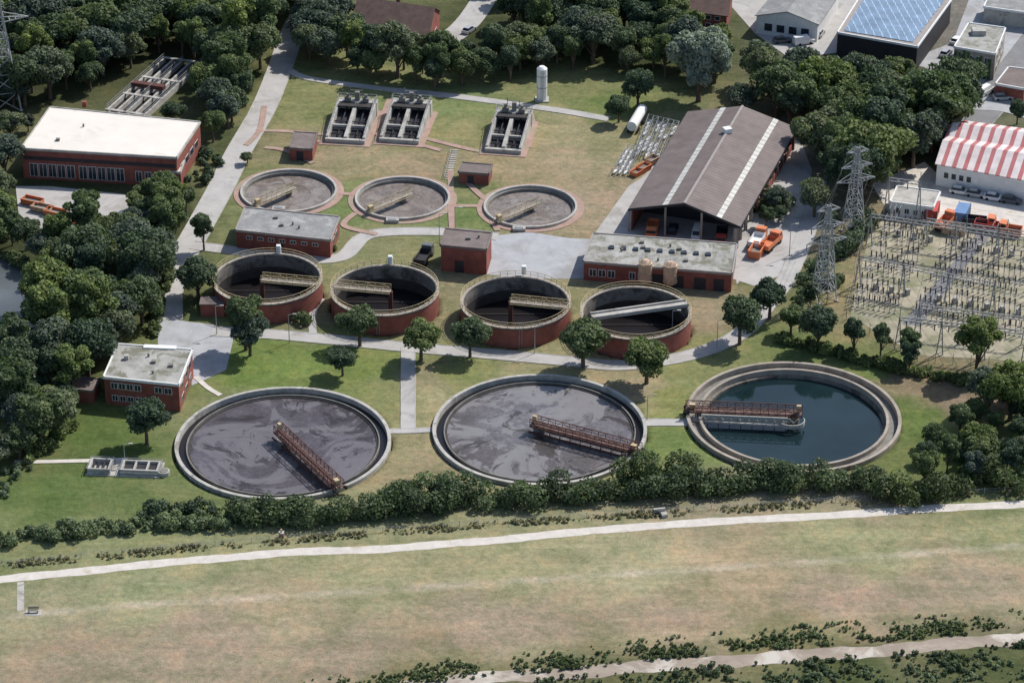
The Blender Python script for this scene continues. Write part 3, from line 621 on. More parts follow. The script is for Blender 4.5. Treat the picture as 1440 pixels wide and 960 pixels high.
# inlet works: open concrete bays with dark troughs, machinery at the head
for (fu,fv,bu_,bv,w) in ((486,200,502,163,8.0),(562,200,578,164,8.0),(708,214,722,178,7.2)):
    f=np.array(g(fu,fv)); bk=np.array(g(bu_,bv)); d=bk-f; L=np.linalg.norm(d); d/=L; n=np.array([d[1],-d[0]])
    t=Thing('inlet_works'); ww=t.part('side_walls','concrete'); tr=t.part('troughs','dark'); scw=t.part('sluice_gear','dark')
    def quad(c0,c1,hw): return [tuple(c0-n*hw),tuple(c0+n*hw),tuple(c1+n*hw),tuple(c1-n*hw)]
    for o in (-w/2,0,w/2):
        cA=f+n*o; cB=bk+n*o; ww.prism(quad(cA,cB,0.28 if o else 0.4),0,0,ztop=[1.3,1.3,3.3,3.3])
    for o in (-w/4,w/4):
        cA=f+n*o; cB=bk+n*o; tr.prism(quad(cA+d*0.6,cB,w/4-0.35),0,0,ztop=[0.12,0.12,1.6,1.6])
        for k in range(3):
            q=cA+d*(1.8+k*2.3); scw.beam((*(q-n*(w/4-.4)),1.0+k*.45),(*(q+n*(w/4-.4)),1.0+k*.45),0.2)
        scw.beam((*(cA+d*1.2),.6),(*(cB-d*.4),2.3),0.25,0.3)
    ww.prism(quad(f-d*0.9,f-d*0.1,w/2+0.3),0,1.0); ww.prism(quad(f+d*L*.36,f+d*(L*.36+.5),w/2-.3),.3,1.7)
    ww.prism(quad(bk,bk+d*2.0,w/2+0.4),0,3.3)
    hs=t.part('motor_housings','concrete_dark'); st=t.part('railing','gear_steel'); pl_=t.part('platform','concrete_wet')
    pl_.prism(quad(bk-d*2.2,bk,w/2-0.2),3.0,3.25)
    for o in (-w/4,w/4):
        hs.box(bk+n*o+d*0.6,3.3,1.3,1.3,0.9,math.atan2(n[1],n[0])); hs.cyl(bk+n*o+d*0.6,0.35,4.2,4.9,12)
    hs.box(bk+d*1.1,3.3,1.0,1.0,1.9); hs.beam((*(bk-n*1.5+d),3.3),(*(bk-n*1.5+d),6.3),0.14); hs.beam((*(bk+n*1.2+d),3.3),(*(bk+n*1.2+d),5.8),0.14); hs.beam((*(bk-n*1.5+d),5.6),(*(bk+n*1.2+d),5.6),0.14)
    e=w/2+0.2
    st.rail([(*(bk-n*e),3.3),(*(bk-n*e+d*1.9),3.3),(*(bk+n*e+d*1.9),3.3),(*(bk+n*e),3.3)],1.1,1.2,0.08)
    st.rail([(*(f-n*(w/2)),1.3),(*(bk-n*(w/2)),3.3)],1.0,1.6,0.07); st.rail([(*(f+n*(w/2)),1.3),(*(bk+n*(w/2)),3.3)],1.0,1.6,0.07)
    t.part('apron','brick_pave').prism(quad(f-d*2.0,bk+d*3.0,w/2+1.5),-0.05,0.14); t.done()
t=Thing('concrete_steps'); s=t.part('steps','concrete')
a=np.array(g(630,252)); b=np.array(g(640,212)); 
for k in range(14): q=a+(b-a)*k/13; s.box(q,0.02,1.3,0.5,0.12,0.1)
t.part('handrail','steel').rail([(a[0]-.8,a[1],0),(b[0]-.8,b[1],0)],0.9,2,0.05); t.done()
# grit channels
t=Thing('grit_channels'); w_=t.part('channel_walls','concrete'); wt=t.part('channel_water','water_dark'); rr=t.part('railing','steel')
A=np.array(g(172,165)); B=np.array(g(252,92)); d=(B-A); L=np.linalg.norm(d); d/=L; n=np.array([d[1],-d[0]])
for k in range(5):
    o=n*(k*2.2-3.5); w_.beam((*(A+o),0.7),(*(B+o),0.7),0.45,1.4)
    if k<4: wt.beam((*(A+o+n*1.1),0.25),(*(B+o+n*1.1),0.25),1.8,0.3)
for f_ in (0,0.3,0.62,1): w_.beam((*(A+d*L*f_-n*4),1.45),(*(A+d*L*f_+n*5.6),1.45),0.8,0.14)
rr.rail([(*(A-n*3.6),1.4),(*(B-n*3.6),1.4)],1.1,2,0.07); rr.rail([(*(A+n*1),1.4),(*(B+n*1),1.4)],1.1,2,0.07); rr.rail([(*(A+n*5.4),1.4),(*(B+n*5.4),1.4)],1.1,2,0.07)
t.part('gantry','bridge').box(A+d*L*.45,1.5,8,1.4,0.9,math.atan2(n[1],n[0])); t.done()
# valve chamber lower left
t=Thing('valve_chamber'); s=t.part('concrete_base','concrete'); p_=t.part('pipework','dark'); r_=t.part('railing','steel')
a=np.array(g(120,668)); b=np.array(g(216,672)); d=(b-a)/np.linalg.norm(b-a); n=np.array([-d[1],d[0]])
def q4(x0,x1,y0,y1): return [tuple(a+d*x0+n*y0),tuple(a+d*x1+n*y0),tuple(a+d*x1+n*y1),tuple(a+d*x0+n*y1)]
s.prism(q4(0,13,0,5),0,0.15)
for x0,x1,y0,y1 in ((0.3,4.2,0.4,0.8),(0.3,4.2,3.8,4.2),(0.3,0.7,0.8,3.8),(3.8,4.2,0.8,3.8),(6,12.6,0.6,0.95),(6,12.6,3.6,3.95),(6,6.35,0.95,3.6),(12.25,12.6,.95,3.6),(8.2,8.5,.95,3.6),(10.4,10.7,.95,3.6)): s.prism(q4(x0,x1,y0,y1),0.15,1.1)
for k in range(4): p_.beam((*(a+d*(1+k*0.9)+n*1),0.6),(*(a+d*(1+k*0.9)+n*3.6),0.6),0.3); 
for x in (7.3,9.4,11.4): p_.prism(q4(x-.8,x+.8,1.1,3.4),0.2,0.6)
r_.rail([(*(a+d*.2+n*.3),0.15),(*(a+d*4.3+n*.3),0.15),(*(a+d*4.3+n*4.4),0.15),(*(a+d*.2+n*4.4),0.15)],1.1,1.3,0.07,True)
r_.rail([(*(a+d*5.9+n*.3),0.15),(*(a+d*12.8+n*.3),0.15),(*(a+d*12.8+n*4.2),0.15),(*(a+d*5.9+n*4.2),0.15)],1.1,1.5,0.07,True); t.done()
t=Thing('manhole_shaft'); c=g(231,667); t.part('ring','concrete').cyl(c,1.0,0,0.8,24); t.part('lid','concrete_dark').cyl(c,0.75,0.8,0.9,24); t.done()
# ------------------------------------------------------------ vehicles and yard objects
def place(part,loc,rot,fn):
    k=len(part.v); fn(part); ca,sa=math.cos(rot),math.sin(rot)
    for i in range(k,len(part.v)):
        x,y,z=part.v[i]; part.v[i]=(loc[0]+x*ca-y*sa,loc[1]+x*sa+y*ca,z)
def wheels(p,xs,w,r=0.33):
    for x in xs:
        for s in (-1,1): p.hcyl((x,s*(w/2-0.22),r),(x,s*(w/2+0.01),r),r,12)
def car(u,v,deg,mat='white',van=False):
    loc=g(u,v); rot=math.radians(deg); t=Thing('parked_van' if van else 'parked_car'); B=t.part('body',mat); G=t.part('windows','glass'); Wh=t.part('wheels','black')
    prof=[(-2.15,0.3),(2.1,0.3),(2.2,0.7),(1.1,0.95),(-2.15,0.95)] if not van else [(-2.5,0.3),(2.4,0.3),(2.5,1.0),(1.7,1.2),(-2.5,1.2)]
    roof=[(-1.9,0.95),(0.95,0.95),(0.3,1.45),(-1.5,1.45)] if not van else [(-2.5,1.2),(1.65,1.2),(1.0,2.1),(-2.45,2.1)]
    def ext(p,pr,w,w2=None):
        n=len(pr); w2=w2 or w; zm=max(z for _,z in pr)
        f=lambda z:(w2 if z>=zm-0.01 else w)
        vs=[(x,-f(z)/2,z) for x,z in pr]+[(x,f(z)/2,z) for x,z in pr]
        p.add(vs,[tuple(range(n)),tuple(range(2*n-1,n-1,-1))]+[(i,n+i,n+(i+1)%n,(i+1)%n) for i in range(n)])
    place(B,loc,rot,lambda p:ext(p,prof,1.8)); place(G if not van else B,loc,rot,lambda p:ext(p,roof,1.62,1.3))
    if van: place(G,loc,rot,lambda p:p.beam((1.62,0,1.3),(1.1,0,2.0),1.35,0.08))
    else: place(B,loc,rot,lambda p:p.box((-0.6,0),1.451,1.75,1.25,0.04))
    place(Wh,loc,rot,lambda p:wheels(p,(-1.35,1.35),1.8)); return t.done()
def truck(u,v,deg,mat='orange',bed='orange'):
    loc=g(u,v); rot=math.radians(deg); t=Thing('utility_truck')
    C_=t.part('cab',mat); G=t.part('windscreen','glass'); Bd=t.part('load_bed',bed); ch=t.part('chassis','dark'); W_=t.part('wheels','black')
    place(C_,loc,rot,lambda p:(p.box((2.3,0),0.7,1.7,2.2,1.1),p.prism([(1.45,-1.05),(2.95,-1.05),(2.95,1.05),(1.45,1.05)],1.8,2.6,ztop=[2.6,2.5,2.5,2.6])))
    place(G,loc,rot,lambda p:(p.box((2.99,0),1.75,0.06,1.9,0.65),p.box((2.3,0),1.8,0.9,2.16,0.6)))
    place(Bd,loc,rot,lambda p:(p.box((-1.2,0),0.95,4.8,2.3,0.15),p.box((-1.2,1.1),1.1,4.8,0.1,0.8),p.box((-1.2,-1.1),1.1,4.8,0.1,0.8),p.box((-3.55,0),1.1,0.1,2.1,0.8),p.box((1.15,0),1.1,0.1,2.1,0.9)))
    place(ch,loc,rot,lambda p:p.box((-0.3,0),0.5,6.2,1.0,0.4)); place(W_,loc,rot,lambda p:wheels(p,(2.2,-1.6,-2.7),2.2,0.48)); return t.done()
def skip(u,v,deg,mat,L=4.5,w=2.2,h=1.5,name='skip_container'):
    loc=g(u,v); rot=math.radians(deg); t=Thing(name); S=t.part('shell',mat); I=t.part('ribs',mat); Ld=t.part('rubble_load','concrete_dark')
    place(S,loc,rot,lambda p:(p.box((0,0),0.15,L,w,0.1),p.box((0,w/2),0.25,L,0.08,h),p.box((0,-w/2),0.25,L,0.08,h),p.box((L/2,0),0.25,0.08,w-.1,h),p.box((-L/2,0),0.25,0.08,w-.1,h)))
    place(Ld,loc,rot,lambda p:p.box((0,0),0.26,L-.2,w-.2,h*0.5))
    def ribs(p):
        for k in range(6):
            x=-L/2+0.2+k*(L-0.4)/5
            for s in (-1,1): p.box((x,s*(w/2+0.08)),0.2,0.12,0.1,h)
        for s in (-1,1): p.box((0,s*(w/2+0.07)),h+0.2,L+.1,0.2,0.12)
    place(I,loc,rot,ribs); return t.done()
def container(u,v,deg,mat,L=6):
    loc=g(u,v); rot=math.radians(deg); t=Thing('shipping_container'); S=t.part('shell',mat); R_=t.part('corrugations',mat); F_=t.part('corner_frame','dark')
    place(S,loc,rot,lambda p:p.box((0,0),0.15,L,2.4,2.4))
    place(R_,loc,rot,lambda p:[p.box((-L/2+.4+k*.5,s*1.22),0.3,0.22,0.06,2.1) for k in range(int(L/.5)-1) for s in (-1,1)])
    place(F_,loc,rot,lambda p:[p.box((sx*L/2,sy*1.2),0.0,0.16,0.16,2.6) for sx in (-1,1) for sy in (-1,1)]); return t.done()
truck(917,330,262,'orange','orange'); car(979,334,262,'white',True); truck(1014,340,262,'red','dark'); car(946,325,80,'dark')
truck(1066,342,70,'orange','white'); truck(1084,347,60,'orange','orange'); skip(1064,358,70,'orange')
truck(597,366,75,'grey_paint','dark')
for u,v,a_ in ((46,287,-25),(60,297,-25),(78,303,-25),(92,314,-25)): skip(u,v,a_,'orange' if v!=297 else 'rust',4.4,2,1.0)
skip(905,240,50,'orange',3,1.8,1); skip(917,230,50,'rust',3,1.8,1.2); skip(895,246,50,'orange',2.5,1.6,.8)
container(1310,305,75,'red',5); container(1352,308,70,'blue',5); truck(1395,325,-20,'orange','red'); truck(1330,318,60,'orange','orange'); skip(1420,330,-20,'orange'); truck(1378,318,-15,'orange','dark'); skip(1340,328,-15,'rust')
for u,v,a_,m_ in ((1350,272,-20,'white'),(1372,276,-20,'silver'),(1398,281,-20,'white'),(1422,285,-20,'grey_paint'),(1130,62,20,'white'),(1152,50,70,'silver'),(1100,60,10,'grey_paint'),(1120,48,10,'white'),
   (1386,132,50,'white'),(1410,140,10,'silver'),(1350,120,0,'grey_paint'),(1075,40,60,'red'),(660,45,60,'silver'),(830,14,30,'white'),(1345,60,60,'white'),(1330,78,60,'silver')): car(u,v,a_,m_,van=(u in (1130,1386)))
t=Thing('tanker_trailer'); a=g(888,190); b=g(903,165); T=t.part('tank','white'); T.hcyl((*a,2.0),(*b,2.0),1.1,20); W_=t.part('wheels','black')
L_=np.array(b)-np.array(a); L_/=np.linalg.norm(L_); n=np.array([-L_[1],L_[0]])
for f_ in (1.2,2.4,6):
    for s in (-1,1): q=np.array(a)+L_*f_+n*s*0.9; W_.hcyl((*q,0.5),(*(q+n*s*.25),0.5),0.5,12)
t.part('frame','dark').beam((*a,0.8),(*b,0.8),1.0,0.25); t.done()
def rack(px,layers,h,nm='scaffold_rack'):
    Q=[np.array(g(*q)) for q in px]; t=Thing(nm); s=t.part('tubes','steel'); w2=t.part('panels','white')
    nx_,ny_=layers
    P_=lambda a,b:(Q[0]*(1-a)+Q[1]*a)*(1-b)+(Q[3]*(1-a)+Q[2]*a)*b
    for i in range(nx_+1):
        for j in range(ny_+1):
            q=P_(i/nx_,j/ny_); s.beam((*q,0),(*q,h),0.08)
            for z in (h*.45,h):
                if i<nx_: s.beam((*q,z),(*P_((i+1)/nx_,j/ny_),z),0.08)
                if j<ny_: s.beam((*q,z),(*P_(i/nx_,(j+1)/ny_),z),0.08)
                if i<nx_ and j<ny_ and (i+j)%2: s.beam((*q,z),(*P_((i+1)/nx_,(j+1)/ny_),z),0.06)
            if i<nx_ and j<ny_ and random.random()<.55:
                a,b=P_(i/nx_,j/ny_),P_((i+.5)/nx_,(j+.9)/ny_); w2.beam((*a,h*.3),(*b,h*.35),0.5,.1)
    t.done()
rack([(893,222),(935,228),(955,182),(912,172)],(6,7),1.9); rack([(862,246),(884,248),(900,215),(882,212)],(3,5),1.5)
for u,v,h in ((407,482,6),(752,497,6),(640,330,6),(1008,490,6),(618,345,7),(176,652,4),(945,470,5),(1110,360,7),(910,590,5),(305,470,6)):
    t=Thing('street_lamp'); c=g(u,v); t.part('pole','steel').cyl(c,0.09,0,h,10,0.05); t.part('arm','steel').beam((*c,h),(c[0]+1.0,c[1],h+0.15),0.07); t.part('lamp_head','concrete').box((c[0]+1.2,c[1]),h+0.1,0.7,0.28,0.14); t.done()
def fence(px,h=1.2,sp=2.5,nm='wire_fence',tk=0.09):
    t=Thing(nm); s=t.part('posts','concrete'); w=t.part('wires','steel')
    P_=[np.array(g(*q)) for q in px]
    for a,b in zip(P_,P_[1:]):
        L=np.linalg.norm(b-a); n_=max(1,int(L/sp))
        for k in range(n_): q=a+(b-a)*k/n_; s.beam((*q,0),(*q,h),tk)
        for z in (0.35,0.7,h-.1): w.beam((*a,h*z/1.2),(*b,h*z/1.2),0.025)
    t.done()
fence([(0,795),(200,775),(430,756),(700,735),(900,722),(1150,707),(1300,698),(1440,690)],1.1,3)
fence([(1190,450),(1215,335),(1250,298),(1440,330)],2.2,3,'security_fence'); fence([(1190,450),(1290,508),(1440,520)],2.2,3,'security_fence')
t=Thing('park_bench'); c=g(47,861); w=t.part('seat','concrete_tan'); w.box(c,0.42,1.8,0.45,0.08,0.05); w.box((c[0],c[1]+.28),0.6,1.8,0.06,0.45,0.05)
l=t.part('legs','concrete_dark'); [l.box((c[0]+x,c[1]),0,0.15,0.4,0.42) for x in (-.7,.7)]; t.part('slab','concrete').box(c,0.0,2.6,1.6,0.05); t.done()
t=Thing('brick_marker'); c=g(396,755); t.part('base','brick').box(c,0,0.8,0.8,0.9); t.part('cap','concrete').box(c,0.9,0.9,0.9,0.1); t.part('pipe','rust').cyl(c,0.15,1.0,1.6,12); t.done()
t=Thing('concrete_outlet'); c=g(927,722); s=t.part('headwall','concrete'); s.box(c,0,2.0,0.4,1.1,0.2); s.box((c[0]+.8,c[1]-.8),0,1.0,1.0,0.6,0.3); t.part('grate','dark').box((c[0]-.6,c[1]-.5),0,0.9,0.5,0.8,.2); t.done()
# ------------------------------------------------------------ pylons & substation
def pylon(u,v,h,base=2.6,arms=((0.68,5.0),(0.84,4.0),(0.97,2.8)),ang=0.5,tk=0.18):
    c=g(u,v); t=Thing('lattice_pylon'); s=t.part('lattice','lattice'); I=t.part('insulators','insul')
    ca,sa=math.cos(ang),math.sin(ang)
    def W(x,y,z): return (c[0]+x*ca-y*sa,c[1]+x*sa+y*ca,z)
    def wd(z): f=z/h; return base*(1-f)*0.5+0.28
    N=9; zs=[h*(1-(1-k/N)**1.15) for k in range(N+1)]
    for z0,z1 in zip(zs,zs[1:]):
        a,b=wd(z0),wd(z1); C4=((-1,-1),(1,-1),(1,1),(-1,1))
        for i in range(4):
            x,y=C4[i]; x2,y2=C4[(i+1)%4]
            s.beam(W(x*a,y*a,z0),W(x*b,y*b,z1),tk); s.beam(W(x*a,y*a,z0),W(x2*b,y2*b,z1),tk*.6); s.beam(W(x2*a,y2*a,z0),W(x*b,y*b,z1),tk*.6); s.beam(W(x*b,y*b,z1),W(x2*b,y2*b,z1),tk*.6)
    tips=[]
    for f,l in arms:
        z=h*f; a=wd(z)
        for sg in (-1,1):
            for yy in (-a,a):
                s.beam(W(sg*a,yy,z),W(sg*l,0,z+.1),tk*.8); s.beam(W(sg*a,yy,z+1.2),W(sg*l,0,z+.1),tk*.6)
            for k in range(1,4):
                q=k/4; s.beam(W(sg*(a+(l-a)*q),-a*(1-q),z+.1*q),W(sg*(a+(l-a)*q),a*(1-q),z+.1*q),tk*.5)
            p=W(sg*l,0,z); I.beam((p[0],p[1],z-1.1),(p[0],p[1],z),0.16); tips.append((p[0],p[1],z-1.1))
    t.part('footings','concrete'); 
    for x,y in ((-1,-1),(1,-1),(1,1),(-1,1)): t.parts[-1].box(W(x*wd(0),y*wd(0),0)[:2],0,.6,.6,.3)
    t.done(); return tips
T1=pylon(1199,328,19,3.0,((0.62,4.2),(0.78,3.4),(0.95,2.4)),ang=0.35); T2=pylon(1158,420,20,3.2,((0.62,4.2),(0.78,3.4),(0.95,2.4)),ang=0.35); T3=pylon(6,150,34,6,((.6,7),(.75,6),(.9,5)),0.3,0.26)
def wire(part,a,b,sag=1.2,r=0.03,n=10):
    a=np.array(a);b=np.array(b); pr=None
    for k in range(n+1):
        f=k/n; q=a*(1-f)+b*f; q[2]-=4*sag*f*(1-f)
        if pr is not None: part.beam(pr,q,r)
        pr=q
def gantry(px,h,name='substation_gantry'):
    t=Thing(name); s=t.part('frame','gear_steel'); A_,B_=[np.array(g(*q)) for q in px]; d=(B_-A_); L=np.linalg.norm(d); d/=L; I=t.part('insulators','insul')
    n=max(1,round(L/9)); tops=[]
    for k in range(n+1):
        q=A_+d*L*k/n; s.beam((*(q-d*0.6),0),(*q,h),0.2); s.beam((*(q+d*0.6),0),(*q,h),0.2); s.beam((*q,h),(*q,h+2.2),0.12)
        for j in range(5): s.beam((*(q-d*.5*(1-j/5)),h*j/5),(*(q+d*.5*(1-j/5)),h*j/5+h/10),0.09)
    for zz,o in ((h,0.),(h-0.7,0)): s.beam((*A_,zz),(*B_,zz),0.16)
    K=int(L/1.2)
    for k in range(K):
        z0,z1=(h,h-.7) if k%2 else (h-.7,h); s.beam((*(A_+d*L*k/K),z0),(*(A_+d*L*(k+1)/K),z1),0.09)
    for k in range(int(L/2.6)):
        q=A_+d*(1.3+k*2.6); I.beam((*q,h-.7),(*q,h-2.0),0.18); tops.append((q[0],q[1],h-2.0))
    t.done(); return tops
G1=gantry([(1222,345),(1400,372)],7.0); G2=gantry([(1206,402),(1395,440)],6.5); G3=gantry([(1262,492),(1440,512)],7.0); G4=gantry([(1246,306),(1290,312)],9.0); G5=gantry([(1400,372),(1520,392)],7.0); G6=gantry([(1300,345),(1470,368)],6.0); G7=gantry([(1290,468),(1440,486)],6.0)
for r in range(11):
    a=np.array(g(1206+22*r,434+4*r)); b=np.array(g(1258+23*r,312+3.8*r)); d=(b-a); L=np.linalg.norm(d); d/=L; n=np.array([d[1],-d[0]])
    if r in (3,): continue
    t=Thing('switchgear_row'); S=t.part('supports','gear_steel'); I=t.part('insulators','insul'); Bs=t.part('busbars','lattice'); Pd=t.part('plinths','concrete')
    k=0; y=0.5
    while y<L:
        q=a+d*y; hh=2.2 if (r+k)%3 else 1.4
        for o in (-1.0,0,1.0):
            if random.random()<0.12: continue
            p=q+n*o*1.0; Pd.box(p,0,.4,.4,.25); S.beam((*p,.25),(*p,hh),0.12)
            for j in range(4): I.cyl(p,0.17,hh+j*.3,hh+j*.3+.22,8,0.12)
            if r%3==0: Bs.beam((*p,hh+1.3),(*(p+d*2.4),hh+1.3),0.06)
        S.beam((*(q-n*1.3),hh),(*(q+n*1.3),hh),0.12); 
        if k%5==2: Pd.box(q+n*1.8,0,0.8,.7,1.3,.4)
        y+=3.6+(k%3)*1.1; k+=1
    t.done()
t=Thing('power_lines'); w=t.part('power_lines','wire')
for i in range(6):
    wire(w,T1[i],G4[i%len(G4)],1.0,.03); wire(w,T2[i],(*G2[i][:2],6.5),1,.03); wire(w,T2[i],T1[i],1,.03)
for i in range(min(len(G1),len(G2))): wire(w,G1[i],G2[i],.8,.04)
for i in range(min(len(G2),len(G3))): wire(w,G2[i],G3[i],.8,.04)
t.done()
# ------------------------------------------------------------ vegetation
def leaf_cloud(cent,rad,tint,n,size,rg,squash=1.0,zmin=0.0):
    """leaf-sized quads spread through clumps; returns verts, quads, tint"""
    w=rad**2; w=w/w.sum(); li=rg.choice(len(cent),n,p=w)
    d=rg.normal(size=(n,3)); d/=np.linalg.norm(d,axis=1)[:,None]; 
    flip=(d[:,2]<-0.3)&(rg.random(n)<0.6); d[flip,2]*=-1
    rr=rad[li]*(0.60+0.48*rg.random(n)**0.8)
    p=cent[li]+d*rr[:,None]*np.array([1,1,squash])
    p[:,2]=np.maximum(p[:,2],zmin+0.1*rg.random(n))
    nn=d*0.8+rg.normal(size=(n,3))*0.6+np.array([0,0,0.3]); nn/=np.linalg.norm(nn,axis=1)[:,None]
    a=np.cross(nn,rg.normal(size=(n,3))); a/=np.linalg.norm(a,axis=1)[:,None]; b=np.cross(nn,a)
    s=size*(0.6+0.8*rg.random(n))[:,None]*0.5
    V=np.stack([p-a*s-b*s*.7,p+a*s-b*s*.5,p+a*s*.6+b*s,p-a*s*.8+b*s*.8],1).reshape(-1,3)
    Q=np.arange(4*n).reshape(-1,4)
    tt=np.clip(tint[li]+rg.normal(size=n)*0.2,0,1); return V,Q,np.repeat(tt,4)
def tube(path,radii,n=6):
    V=[];Q=[]
    for p,r in zip(path,radii):
        for k in range(n): V.append((p[0]+r*math.cos(2*math.pi*k/n),p[1]+r*math.sin(2*math.pi*k/n),p[2]))
    for i in range(len(path)-1):
        for k in range(n): Q.append((i*n+k,i*n+(k+1)%n,(i+1)*n+(k+1)%n,(i+1)*n+k))
    return np.array(V),np.array(Q)
def tree_mesh(name,seed,R=4.0,H=9.0,trunk=2.2,nl=4200,size=0.5,mat='leaf',nlob=20,lr=(0.22,0.2)):
    rg=np.random.default_rng(seed); ch=(H-trunk)/2; cz=trunk+ch
    d=rg.normal(size=(nlob,3)); d/=np.linalg.norm(d,axis=1)[:,None]; d[:,2]=np.where(d[:,2]<-0.55,-d[:,2],d[:,2])
    k=0.42+0.42*rg.random(nlob)
    cent=d*k[:,None]*np.array([R,R,ch*0.95]); cent[:,2]+=cz
    cent=np.vstack([cent,[[0,0,cz],[0,0,cz+ch*.3]]]); rad=np.concatenate([R*(lr[0]+lr[1]*rg.random(nlob)),[R*.58,R*.48]])
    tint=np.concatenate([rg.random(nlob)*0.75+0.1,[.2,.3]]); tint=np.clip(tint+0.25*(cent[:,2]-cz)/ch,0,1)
    V,Q,T=leaf_cloud(cent,rad,tint,nl,size,rg,0.9,trunk*0.6)
    VV=[V];QQ=[Q];MI=[np.zeros(len(Q))];off=len(V)
    def addt(path,radii):
        nonlocal off
        v,q=tube(path,radii); VV.append(v); QQ.append(q+off); MI.append(np.ones(len(q))); off+=len(v)
    tr=R*0.06+0.05; addt([(0,0,-.2),(0.05,0,trunk),(0.1,0.1,cz),(0.1,0,cz+ch*.5)],[tr*1.3,tr,tr*.6,tr*.2])
    for i in range(7):
        c=cent[i]; z0=trunk*(0.8+.5*rg.random()); addt([(0,0,z0),(c[0]*.5,c[1]*.5,(z0+c[2])/2+.3),(c[0]*.95,c[1]*.95,c[2])],[tr*.55,tr*.35,tr*.12])
    V=np.vstack(VV); Q=np.vstack(QQ); T=np.concatenate([T,np.zeros(len(V)-len(T))])
    return np_mesh(name,V,Q,[M[mat],M['bark']],{'tint':('FLOAT',T)},np.concatenate(MI))
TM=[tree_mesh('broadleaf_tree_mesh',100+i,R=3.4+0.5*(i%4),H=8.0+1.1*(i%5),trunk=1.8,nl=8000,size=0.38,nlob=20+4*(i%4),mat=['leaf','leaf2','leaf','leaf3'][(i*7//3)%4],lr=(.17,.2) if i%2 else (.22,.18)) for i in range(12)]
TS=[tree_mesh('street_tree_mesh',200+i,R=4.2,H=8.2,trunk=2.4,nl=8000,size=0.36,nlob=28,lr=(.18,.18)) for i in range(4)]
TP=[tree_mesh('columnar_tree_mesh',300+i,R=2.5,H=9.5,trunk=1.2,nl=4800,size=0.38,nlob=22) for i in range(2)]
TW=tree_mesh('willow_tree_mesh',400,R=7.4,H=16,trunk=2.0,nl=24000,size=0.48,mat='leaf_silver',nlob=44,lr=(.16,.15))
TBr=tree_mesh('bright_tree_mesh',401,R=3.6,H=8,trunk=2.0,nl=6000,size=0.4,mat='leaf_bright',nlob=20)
def tree(u,v,meshes,s=1.0,name='broadleaf_tree',sz=None,world=None):
    me=random.choice(meshes) if isinstance(meshes,list) else meshes
    x,y=world if world is not None else g(u,v); ob=bpy.data.objects.new(name,me); ob.location=(x,y,0); ob.rotation_euler=(0,0,random.uniform(0,6.28))
    ob.scale=(s,s*random.uniform(.88,1.12),(sz or s)*random.uniform(.9,1.1)); COL.objects.link(ob)
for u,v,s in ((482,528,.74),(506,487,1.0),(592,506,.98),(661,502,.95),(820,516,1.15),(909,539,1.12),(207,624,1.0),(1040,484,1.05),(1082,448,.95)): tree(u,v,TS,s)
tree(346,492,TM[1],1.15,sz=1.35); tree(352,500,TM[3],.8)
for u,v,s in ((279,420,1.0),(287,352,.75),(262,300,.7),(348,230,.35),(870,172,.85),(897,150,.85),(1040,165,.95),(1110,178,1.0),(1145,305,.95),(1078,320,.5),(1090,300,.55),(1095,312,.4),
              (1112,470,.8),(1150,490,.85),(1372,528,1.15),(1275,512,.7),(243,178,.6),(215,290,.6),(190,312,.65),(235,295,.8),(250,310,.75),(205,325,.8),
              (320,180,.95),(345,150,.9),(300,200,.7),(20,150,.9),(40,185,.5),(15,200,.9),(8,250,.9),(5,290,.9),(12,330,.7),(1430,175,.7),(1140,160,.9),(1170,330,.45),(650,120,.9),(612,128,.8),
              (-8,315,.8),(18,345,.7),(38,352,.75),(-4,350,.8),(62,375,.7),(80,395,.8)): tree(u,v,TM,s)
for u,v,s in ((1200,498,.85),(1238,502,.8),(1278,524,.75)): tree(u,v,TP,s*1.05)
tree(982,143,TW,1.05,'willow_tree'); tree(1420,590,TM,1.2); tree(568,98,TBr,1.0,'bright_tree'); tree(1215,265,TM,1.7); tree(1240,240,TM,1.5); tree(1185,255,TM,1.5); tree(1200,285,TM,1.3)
def inpoly(p,poly):
    c=False; n=len(poly)
    for i in range(n):
        a,b=poly[i],poly[(i+1)%n]
        if (a[1]>p[1])!=(b[1]>p[1]) and p[0]<(b[0]-a[0])*(p[1]-a[1])/(b[1]-a[1])+a[0]: c=not c
    return c
def forest(px,dmin=5.2,smin=.75,smax=1.25,meshes=TM,name='broadleaf_tree',excl=()):
    poly=[g(*q) for q in px]; ex=[[g(*q) for q in e] for e in excl]; xs=[q[0] for q in poly]; ys=[q[1] for q in poly]; pts=[]
    for _ in range(5000):
        p=(random.uniform(min(xs),max(xs)),random.uniform(min(ys),max(ys)))
        if inpoly(p,poly) and all((p[0]-q[0])**2+(p[1]-q[1])**2>dmin**2 for q in pts) and not any(inpoly(p,e) for e in ex):
            pts.append(p); tree(0,0,meshes,random.uniform(smin,smax),name,world=p)
forest([(-60,-60),(430,-60),(415,0),(385,45),(372,95),(345,120),(330,175),(296,165),(280,120),(262,85),(205,85),(150,125),(60,148),(-60,165)],4.9,.7,1.4)
forest([(410,78),(470,60),(496,88),(560,100),(650,98),(720,80),(790,75),(860,80),(930,80),(1010,80),(1030,125),(960,118),(850,98),(740,103),(700,124),(560,122),(470,100)],4.6,.7,1.2)
forest([(424,-20),(478,-10),(480,55),(440,60),(418,30)],5.2); forest([(720,40),(760,20),(800,40),(860,45),(950,30),(955,70),(860,70),(740,70)],5.0,.8,1.3)
forest([(500,-70),(640,-70),(640,-40),(500,-40)],5.5); forest([(700,-60),(760,-60),(790,-10),(720,15),(700,0)],5.5,.7,1.1); forest([(850,-60),(950,-60),(940,0),(870,10)],5.5,.7,1.1)
